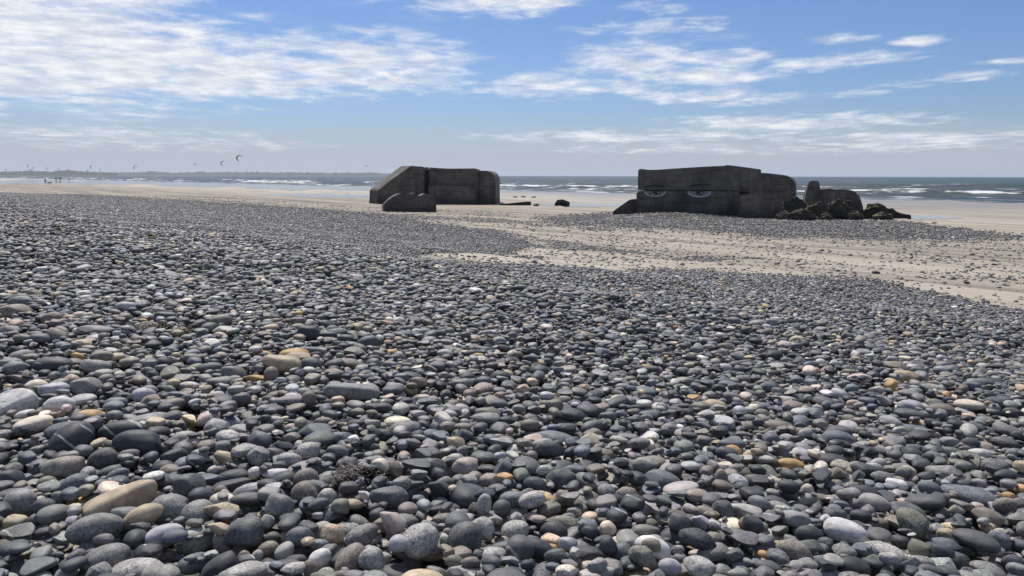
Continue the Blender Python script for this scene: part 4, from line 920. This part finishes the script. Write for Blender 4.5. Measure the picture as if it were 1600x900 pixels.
# the stones seen in the photograph
heroes = []
hs = sorted(HERO, key=lambda h: h[1])
for h in hs:
    px, py, w, hh, col, kind, turn = h[:7]
    nm = h[7] if len(h) > 7 else None
    p = hit(px, py, .012); Dd = (np.array(p) - CAM); dist = float(np.dot(Dd, fw)); horiz = math.hypot(Dd[0], Dd[1])
    phi = math.atan2(-Dd[2], horiz)
    a = w * dist / F / 2 * 1.03; vh = hh * dist / F / 2 * 1.05
    bq = min(a * .95, max(a * .62, vh * 1.05))
    if kind[1] == 'l': bq = a * .42
    c2 = (vh ** 2 - (bq * math.sin(phi)) ** 2) / math.cos(phi) ** 2
    c = math.sqrt(c2) if c2 > 0 else 0
    c = min(max(c, .34 * a if kind[1] != 'l' else .3 * a), (1.6 if kind[1] == 'u' else 1.0) * max(a, .01))
    view = math.atan2(Dd[0], Dd[1])
    yaw = -view + RNG.uniform(-.25, .25)
    inside_bed = NY0 + .1 < p.y < NY1 - .1 and abs(p.x) < 7.4
    if inside_bed:
        z, ii, k = bed.settle(p.x, p.y, a * .9, bq * .9, c, yaw)
        z = min(max(z - .30 * c, gnear(p.x, p.y) - .01), gnear(p.x, p.y) + .045)
        bed.put(100000 + len(heroes), z, ii, k, c, True)
    else:
        z = float(ground(p.x, p.y)) + .25 * c
    # turn in the picture plane = turn about the horizontal view axis
    ax = Vector((math.sin(view), math.cos(view), 0))
    tr = max(-38, min(38, turn * (.8 if c > .5 * a else .6)))
    Rm = Matrix.Rotation(math.radians(tr), 3, ax) @ Matrix.Rotation(yaw, 3, 'Z')
    # part of the turn is a turn on the ground
    Rm = Rm @ Matrix.Rotation(math.radians(-turn * .5), 3, 'Z')
    heroes.append(dict(loc=(p.x, p.y, z), a=a, b=bq, c=c, rot=Rm.to_euler(), col=col, kind=kind, name=nm, px=w * hh, turn=turn))
n0 = len(stones)
top = fill(bed, int(area * 320), RNG, place_near, gnear, n0, .066, 3, lambda x: .95 * big_near(x), True)
small = fill(bed, int(area * 230), RNG, place_near, gnear, n0 + len(top), .03, 4, lambda x: .5, True)
allst = stones + top + small
owned = np.bincount(bed.own[(bed.own >= 0) & (bed.own < 100000)], minlength=len(allst))
PTS = []          # x y z, rot(3), scale(3), var, col(3), par(3)
extra = []
ci, cc, pit, vein = rand_cols(len(allst), RNG)
cand_ind = []
for i, (x, y, z, a, b, c, yaw, sx, sy) in enumerate(allst):
    frac = owned[i] * RES * RES / (math.pi * a * b)
    if frac < .04: continue
    e = euler_from(yaw, max(-.5, min(.5, math.atan(sy) * .55 + RNG.normal(0, .09))), max(-.5, min(.5, -math.atan(sx) * .55 + RNG.normal(0, .09))))
    v = RNG.choice([0, 1, 2, 3, 4, 5, 6, 7, 8, 9, 10, 11, 12, 13], p=[.088] * 9 + [.028, .03, .06, .05, .04])
    rec = [x, y, z, e.x, e.y, e.z, a, b, c, v, *cc[i], pit[i], vein[i], RNG.rand()]
    dist = math.sqrt(x * x + y * y + 2); vis = frac * a * (b + c) / dist ** 2
    inview = abs(x / y) < .63 and y > 2.2
    (cand_ind if inview else PTS).append((vis, rec, ci[i]) if inview else rec)
cand_ind.sort(key=lambda t: -t[0])

# ---- labels for the single pebbles
LAND = [(h['name'], h['loc']) for h in heroes if h['name']]
def pebble_label(col, pitv, veinv, a, b, c, shape, loc):
    sz = 'large' if a > .075 else ('medium' if a > .045 else 'small')
    fin = 'veined' if veinv > .5 else ('pitted' if pitv > .4 else 'smooth')
    sh = {'l': 'log shaped', 'a': 'angular', 'u': 'upright'}.get(shape) or ('flat oval' if c < .5 * a else ('round' if b > .85 * a else 'oval'))
    nm, d = min(((n, math.dist(loc[:2], l[:2])) for n, l in LAND), key=lambda t: t[1])
    words = nm.split()
    short = ' '.join(words[:7])
    base = f"{sz} {fin} {CNAME[col]} {sh} pebble"
    return base + (f" near the {short}" if d < .45 else ' in the open shingle')
def add_pebble(rec, me, label):
    o = D.objects.new('pebble', me); C.objects.link(o)
    o.location = rec[0:3]; o.rotation_euler = rec[3:6]; o.scale = rec[6:9]
    o['col'] = [float(rec[10]), float(rec[11]), float(rec[12]), 1.0]; o['par'] = [float(rec[13]), float(rec[14]), float(rec[15]), 1.0]
    tag(o, label, 'pebble', 'single pebbles of the shingle bank'); return o
singles = []
vmap = {'o': list(range(9)), 'l': [9, 10], 'a': [11, 12, 13], 'u': [14, 15]}
hero_sorted = sorted(range(len(heroes)), key=lambda i: (heroes[i]['name'] is None, -heroes[i]['px']))
MAXS = 298
for rank, i in enumerate(hero_sorted):
    h = heroes[i]; fin, shp = h['kind']
    v = vmap[shp][(i * 5 + 3) % len(vmap[shp])]
    col = np.array(COLS[h['col']]) * RNG.uniform(.88, 1.14)
    sc = [h['a'], h['b'], h['c']]
    rec = [*h['loc'], *h['rot'], *sc, v, *col, (RNG.uniform(.7, 1) if fin == 'p' else RNG.uniform(0, .15)), (1.0 if fin == 'v' else 0.0), RNG.rand()]
    if rank < MAXS:
        lab = (h['name'] + (' on the shingle bank' if len(h['name'].split()) < 4 else '')) if h['name'] else pebble_label(h['col'], rec[13], rec[14], h['a'], h['b'], h['c'], shp, h['loc'])
        singles.append(add_pebble(rec, VARS[v], lab))
    else: PTS.append(rec)
need = max(0, MAXS - len(heroes))
for vis, rec, c_ in cand_ind[:need]:
    singles.append(add_pebble(rec, VARS[rec[9]], pebble_label(c_, rec[13], rec[14], rec[6], rec[7], rec[8], 'l' if rec[9] in (9, 10) else ('a' if rec[9] > 10 else 'o'), rec[0:3])))
PTS += [r for _, r, _ in cand_ind[need:]]
PTS = np.array(PTS, float)

# ---- far field: one packed bed, laid out again and again with every stone recoloured
TL = 4.0; RT = .0125; nt_ = int(TL / RT)
tb = Bed(0, 0, nt_, nt_, RT, np.zeros((nt_, nt_)) - .085, True)
pl = lambda rng: (rng.uniform(0, TL), rng.uniform(0, TL))
t1 = fill(tb, int(16 * 230), RNG, pl, lambda x, y: 0.0, 0, .04, 2, 1.1)
t1 += fill(tb, int(16 * 330), RNG, pl, lambda x, y: 0.0, len(t1), .08, 3, 1.0)
t1 = np.array(t1)
own = np.bincount(tb.own[tb.own >= 0], minlength=len(t1)) * RT * RT / (np.pi * t1[:, 3] * t1[:, 4])
t1 = t1[own > .16]; t1[:, 0] %= TL; t1[:, 1] %= TL
print('tile stones', len(t1), 'near', len(allst), 'kept', len(PTS), 'heroes', len(heroes))
def lay_tiles(x0, x1, y0, y1, scale, keep, rng, want):
    out = []
    L = TL * scale
    for ix in range(int(math.floor(x0 / L)), int(math.ceil(x1 / L))):
        for iy in range(int(math.floor(y0 / L)), int(math.ceil(y1 / L))):
            cx, cy = (ix + .5) * L, (iy + .5) * L
            if not want(cx, cy, L): continue
            s = t1 if keep >= 1 else t1[rng.rand(len(t1)) < keep]
            u = s[:, 0] - TL / 2; v = s[:, 1] - TL / 2; k = rng.randint(4); w = s[:, 6].copy()
            for _ in range(k): u, v = -v, u
            w = w + k * math.pi / 2
            x = cx + u * scale; y = cy + v * scale
            # wrap is seamless only unturned, so stones near the seam may touch: unseen at this distance
            out.append(np.column_stack([x, y, s[:, 2] * scale, s[:, 3:6] * scale, w, s[:, 7:9]]))
    return np.vstack(out) if out else np.zeros((0, 9))
def view_ok(x, y, m=2.0): return (np.abs(x) < .66 * y + m) & (y > 1)
def zone(x, y, z0):   # far stones -> records
    n = len(x)
def to_recs(A, rng, tone=1.0):
    n = len(A); ci, cc, pit, vein = rand_cols(n, rng); cc = cc * tone
    rx = np.clip(np.arctan(A[:, 8]) * .5 + rng.normal(0, .1, n), -.5, .5); ry = np.clip(-np.arctan(A[:, 7]) * .5 + rng.normal(0, .1, n), -.5, .5)
    z = ground(A[:, 0], A[:, 1]) + A[:, 2]
    var = rng.choice(14, n, p=[.088] * 9 + [.028, .03, .06, .05, .04])
    sc = A[:, 3:6] * rng.uniform(.85, 1.2, (n, 1))
    return np.column_stack([A[:, 0], A[:, 1], z, rx, ry, A[:, 6], sc, var, cc, pit, vein, rng.rand(n)])
r2 = np.random.RandomState(21)
def in_near(x, y): return (y < NY1 - .12) & (y > NY0) & (np.abs(x) < np.minimum(7.5, .66 * y + 1.15))
def wantA(cx, cy, L): return cy > -1 and abs(cx) < .66 * cy + 2 + L and math.hypot(cx, cy) < 46
def sdist(A): return A[:, 0] * NS[0] + A[:, 1] * NS[1] + 1.2 * np.sin(A[:, 0] * .8 + A[:, 1] * .5)
A1 = lay_tiles(-36, 36, 0, 46, .80, 1.0, r2, wantA); A1 = A1[sdist(A1) > 6.5]
A1b = lay_tiles(-36, 36, 0, 46, 1.15, 1.0, r2, wantA); A1b = A1b[sdist(A1b) <= 6.5]; A1 = np.vstack([A1, A1b])
def feathered(A, rng):
    q = np.hypot(A[:, 0], A[:, 1]) / 60.0
    return shingle_density(A[:, 0] + rng.normal(0, .55, len(A)) * q, A[:, 1] + rng.normal(0, 1.5, len(A)) * q)
r = np.hypot(A1[:, 0], A1[:, 1]); dn = feathered(A1, r2)
m = view_ok(A1[:, 0], A1[:, 1]) & ~in_near(A1[:, 0], A1[:, 1]) & (r < 42) & (dn > .9); A1 = A1[m]
def wantB(cx, cy, L): return cy > 20 and abs(cx) < .68 * cy + 4 + L and 40 < math.hypot(cx, cy) + L and math.hypot(cx, cy) < 185
A2 = lay_tiles(-125, 60, 20, 160, 1.15, .85, r2, wantB)
r = np.hypot(A2[:, 0], A2[:, 1]); dn = feathered(A2, r2)
patchy = np.sin(A2[:, 0] * .55 + 1.5 * np.sin(A2[:, 1] * .5)) * np.sin(A2[:, 1] * 1.3 + 1.2 * np.sin(A2[:, 0] * .35))
dn = np.where((dn < .97) & (patchy > .55) & (r2.rand(len(A2)) < .55), 0, dn)
m = view_ok(A2[:, 0], A2[:, 1], 4) & (r >= 42) & (r < 180) & (dn > .9); A2 = A2[m]
# loose stones lying on the sand
n3 = 900000; yy = 14 + 100 * r2.rand(n3) ** .8; xx = r2.uniform(-1, 1, n3) * (.66 * yy + 2)
dn = shingle_density(xx, yy); clump = .5 + .5 * np.sin(xx * .9 + 2 * np.sin(yy * .45)) * np.sin(yy * .7 + 1.5 * np.sin(xx * .6))
area3 = 2 * .66 * 64 * 100
prob = np.where((dn > 0) & (dn < .9), dn * (.35 + 1.1 * clump) * 1.1, 0)
m = r2.rand(n3) < prob; xx, yy = xx[m], yy[m]; n3 = len(xx)
a3 = .5 * np.clip(np.exp(r2.normal(math.log(.075), .38, n3)), .03, .2)
A3 = np.column_stack([xx, yy, a3 * .14, a3, a3 * r2.uniform(.6, .95, n3), a3 * r2.uniform(.35, .6, n3), r2.uniform(0, 3.14, n3), np.zeros(n3), np.zeros(n3)])
recs = np.vstack([PTS, to_recs(A1, r2), to_recs(A2, r2), to_recs(A3, r2, .75)])
print('instances', len(recs), 'near', len(PTS), 'mid', len(A1), 'far', len(A2), 'loose', len(A3))

def build_shingle(rec):
    n = len(rec); me = D.meshes.new('shingle'); me.vertices.add(n); me.vertices.foreach_set('co', rec[:, 0:3].astype(np.float32).ravel())
    def att(name, typ, arr, key):
        a = me.attributes.new(name, typ, 'POINT'); a.data.foreach_set(key, arr.ravel())
    att('rot', 'FLOAT_VECTOR', rec[:, 3:6].astype(np.float32), 'vector')
    att('scl', 'FLOAT_VECTOR', rec[:, 6:9].astype(np.float32), 'vector')
    att('var', 'INT', rec[:, 9].astype(np.int32), 'value')
    att('col', 'FLOAT_COLOR', np.column_stack([rec[:, 10:13], np.ones(n)]).astype(np.float32), 'color')
    att('par', 'FLOAT_COLOR', np.column_stack([rec[:, 13:16], np.ones(n)]).astype(np.float32), 'color')
    o = D.objects.new('shingle', me); C.objects.link(o); me.materials.append(M_PEB)
    ng = D.node_groups.new('shingle_stones', 'GeometryNodeTree')
    ng.interface.new_socket('Geometry', in_out='INPUT', socket_type='NodeSocketGeometry'); ng.interface.new_socket('Geometry', in_out='OUTPUT', socket_type='NodeSocketGeometry')
    gi = ng.nodes.new('NodeGroupInput'); go = ng.nodes.new('NodeGroupOutput'); iop = ng.nodes.new('GeometryNodeInstanceOnPoints'); jn = ng.nodes.new('GeometryNodeJoinGeometry')
    seen = {}
    for s in singles: seen.setdefault(s.data.name, s)
    for s in list(seen.values()):
        oi = ng.nodes.new('GeometryNodeObjectInfo'); oi.transform_space = 'ORIGINAL'; oi.inputs['Object'].default_value = s; oi.inputs['As Instance'].default_value = True
        ng.links.new(oi.outputs['Geometry'], jn.inputs[0])
    nv = len(seen)
    def named(name, typ):
        q = ng.nodes.new('GeometryNodeInputNamedAttribute'); q.data_type = typ; q.inputs['Name'].default_value = name; return q.outputs['Attribute']
    md = ng.nodes.new('ShaderNodeMath')
    ng.links.new(gi.outputs[0], iop.inputs['Points']); ng.links.new(jn.outputs[0], iop.inputs['Instance'])
    iop.inputs['Pick Instance'].default_value = True
    im = ng.nodes.new('FunctionNodeIntegerMath'); im.operation = 'MODULO'; ng.links.new(named('var', 'INT'), im.inputs[0]); im.inputs[1].default_value = nv
    ng.links.new(im.outputs[0], iop.inputs['Instance Index'])
    er = ng.nodes.new('FunctionNodeEulerToRotation'); ng.links.new(named('rot', 'FLOAT_VECTOR'), er.inputs[0]); ng.links.new(er.outputs[0], iop.inputs['Rotation'])
    ng.links.new(named('scl', 'FLOAT_VECTOR'), iop.inputs['Scale'])
    ng.links.new(iop.outputs[0], go.inputs[0])
    md_ = o.modifiers.new('stones', 'NODES'); md_.node_group = ng
    tag(o, 'countless grey pebbles covering the bank and strewn over the sand', 'shingle', kind='stuff')
build_shingle(recs)

# ------------------------------------------------------------------ seaweed
def seaweed(px, py, rx, ry, n, label, col):
    base = hit(px, py, .035); m = plain('dried_seaweed', col, .55); r = random.Random(px)
    V = []; Fc = []
    for i in range(n):
        u, w = r.gauss(0, .42), r.gauss(0, .42)
        x, y = u * rx, w * ry; z = .004 + .016 * max(0, 1 - u * u - w * w) + r.uniform(-.012, .008); a = r.uniform(0, 6.28); wd = r.uniform(.001, .003)
        for k in range(9):
            b0 = len(V); s, c = math.sin(a), math.cos(a)
            V += [(x - s * wd, y + c * wd, z), (x + s * wd, y - c * wd, z + .002)]
            if k: Fc.append((b0 - 2, b0 - 1, b0 + 1, b0))
            L = r.uniform(.004, .010); x += c * L; y += s * L; z = max(-.02, z + r.uniform(-.006, .0035)); a += r.uniform(-.6, .6)
    o = obj('seaweed_clump', pydata('seaweed_clump', V, Fc), m); o.location = base; tag(o, label, 'seaweed')
seaweed(560, 745, .066, .075, 900, 'dark brown dried seaweed clump among the big foreground cobbles', (.022, .014, .008))
seaweed(243, 512, .12, .06, 380, 'olive brown seaweed strands beside a round brown pebble', (.06, .04, .016))
seaweed(292, 517, .09, .05, 200, 'thin trail of olive seaweed on the far side of the pebble', (.085, .055, .018))

# ------------------------------------------------------------------ haze over the bay
def haze():
    bm = bmesh.new(); bmesh.ops.create_cube(bm, size=1)
    for v in bm.verts: v.co = Vector((v.co.x * 130000, v.co.y * 130000, -4.5 if v.co.z < 0 else 75))
    me = from_bm(bm, 'haze'); m = D.materials.new('sea_air'); m.use_nodes = True; nt = m.node_tree; nt.nodes.clear()
    out = nt.nodes.new('ShaderNodeOutputMaterial'); pv = nt.nodes.new('ShaderNodeVolumePrincipled')
    pv.inputs['Color'].default_value = (.80, .88, 1.0, 1); pv.inputs['Density'].default_value = 7e-5; pv.inputs['Anisotropy'].default_value = .2
    nt.links.new(pv.outputs[0], out.inputs['Volume'])
    o = obj('haze', me, m); tag(o, 'thin sea haze filling the air over the bay', 'haze', kind='stuff')
HAZE = True
if HAZE: haze()
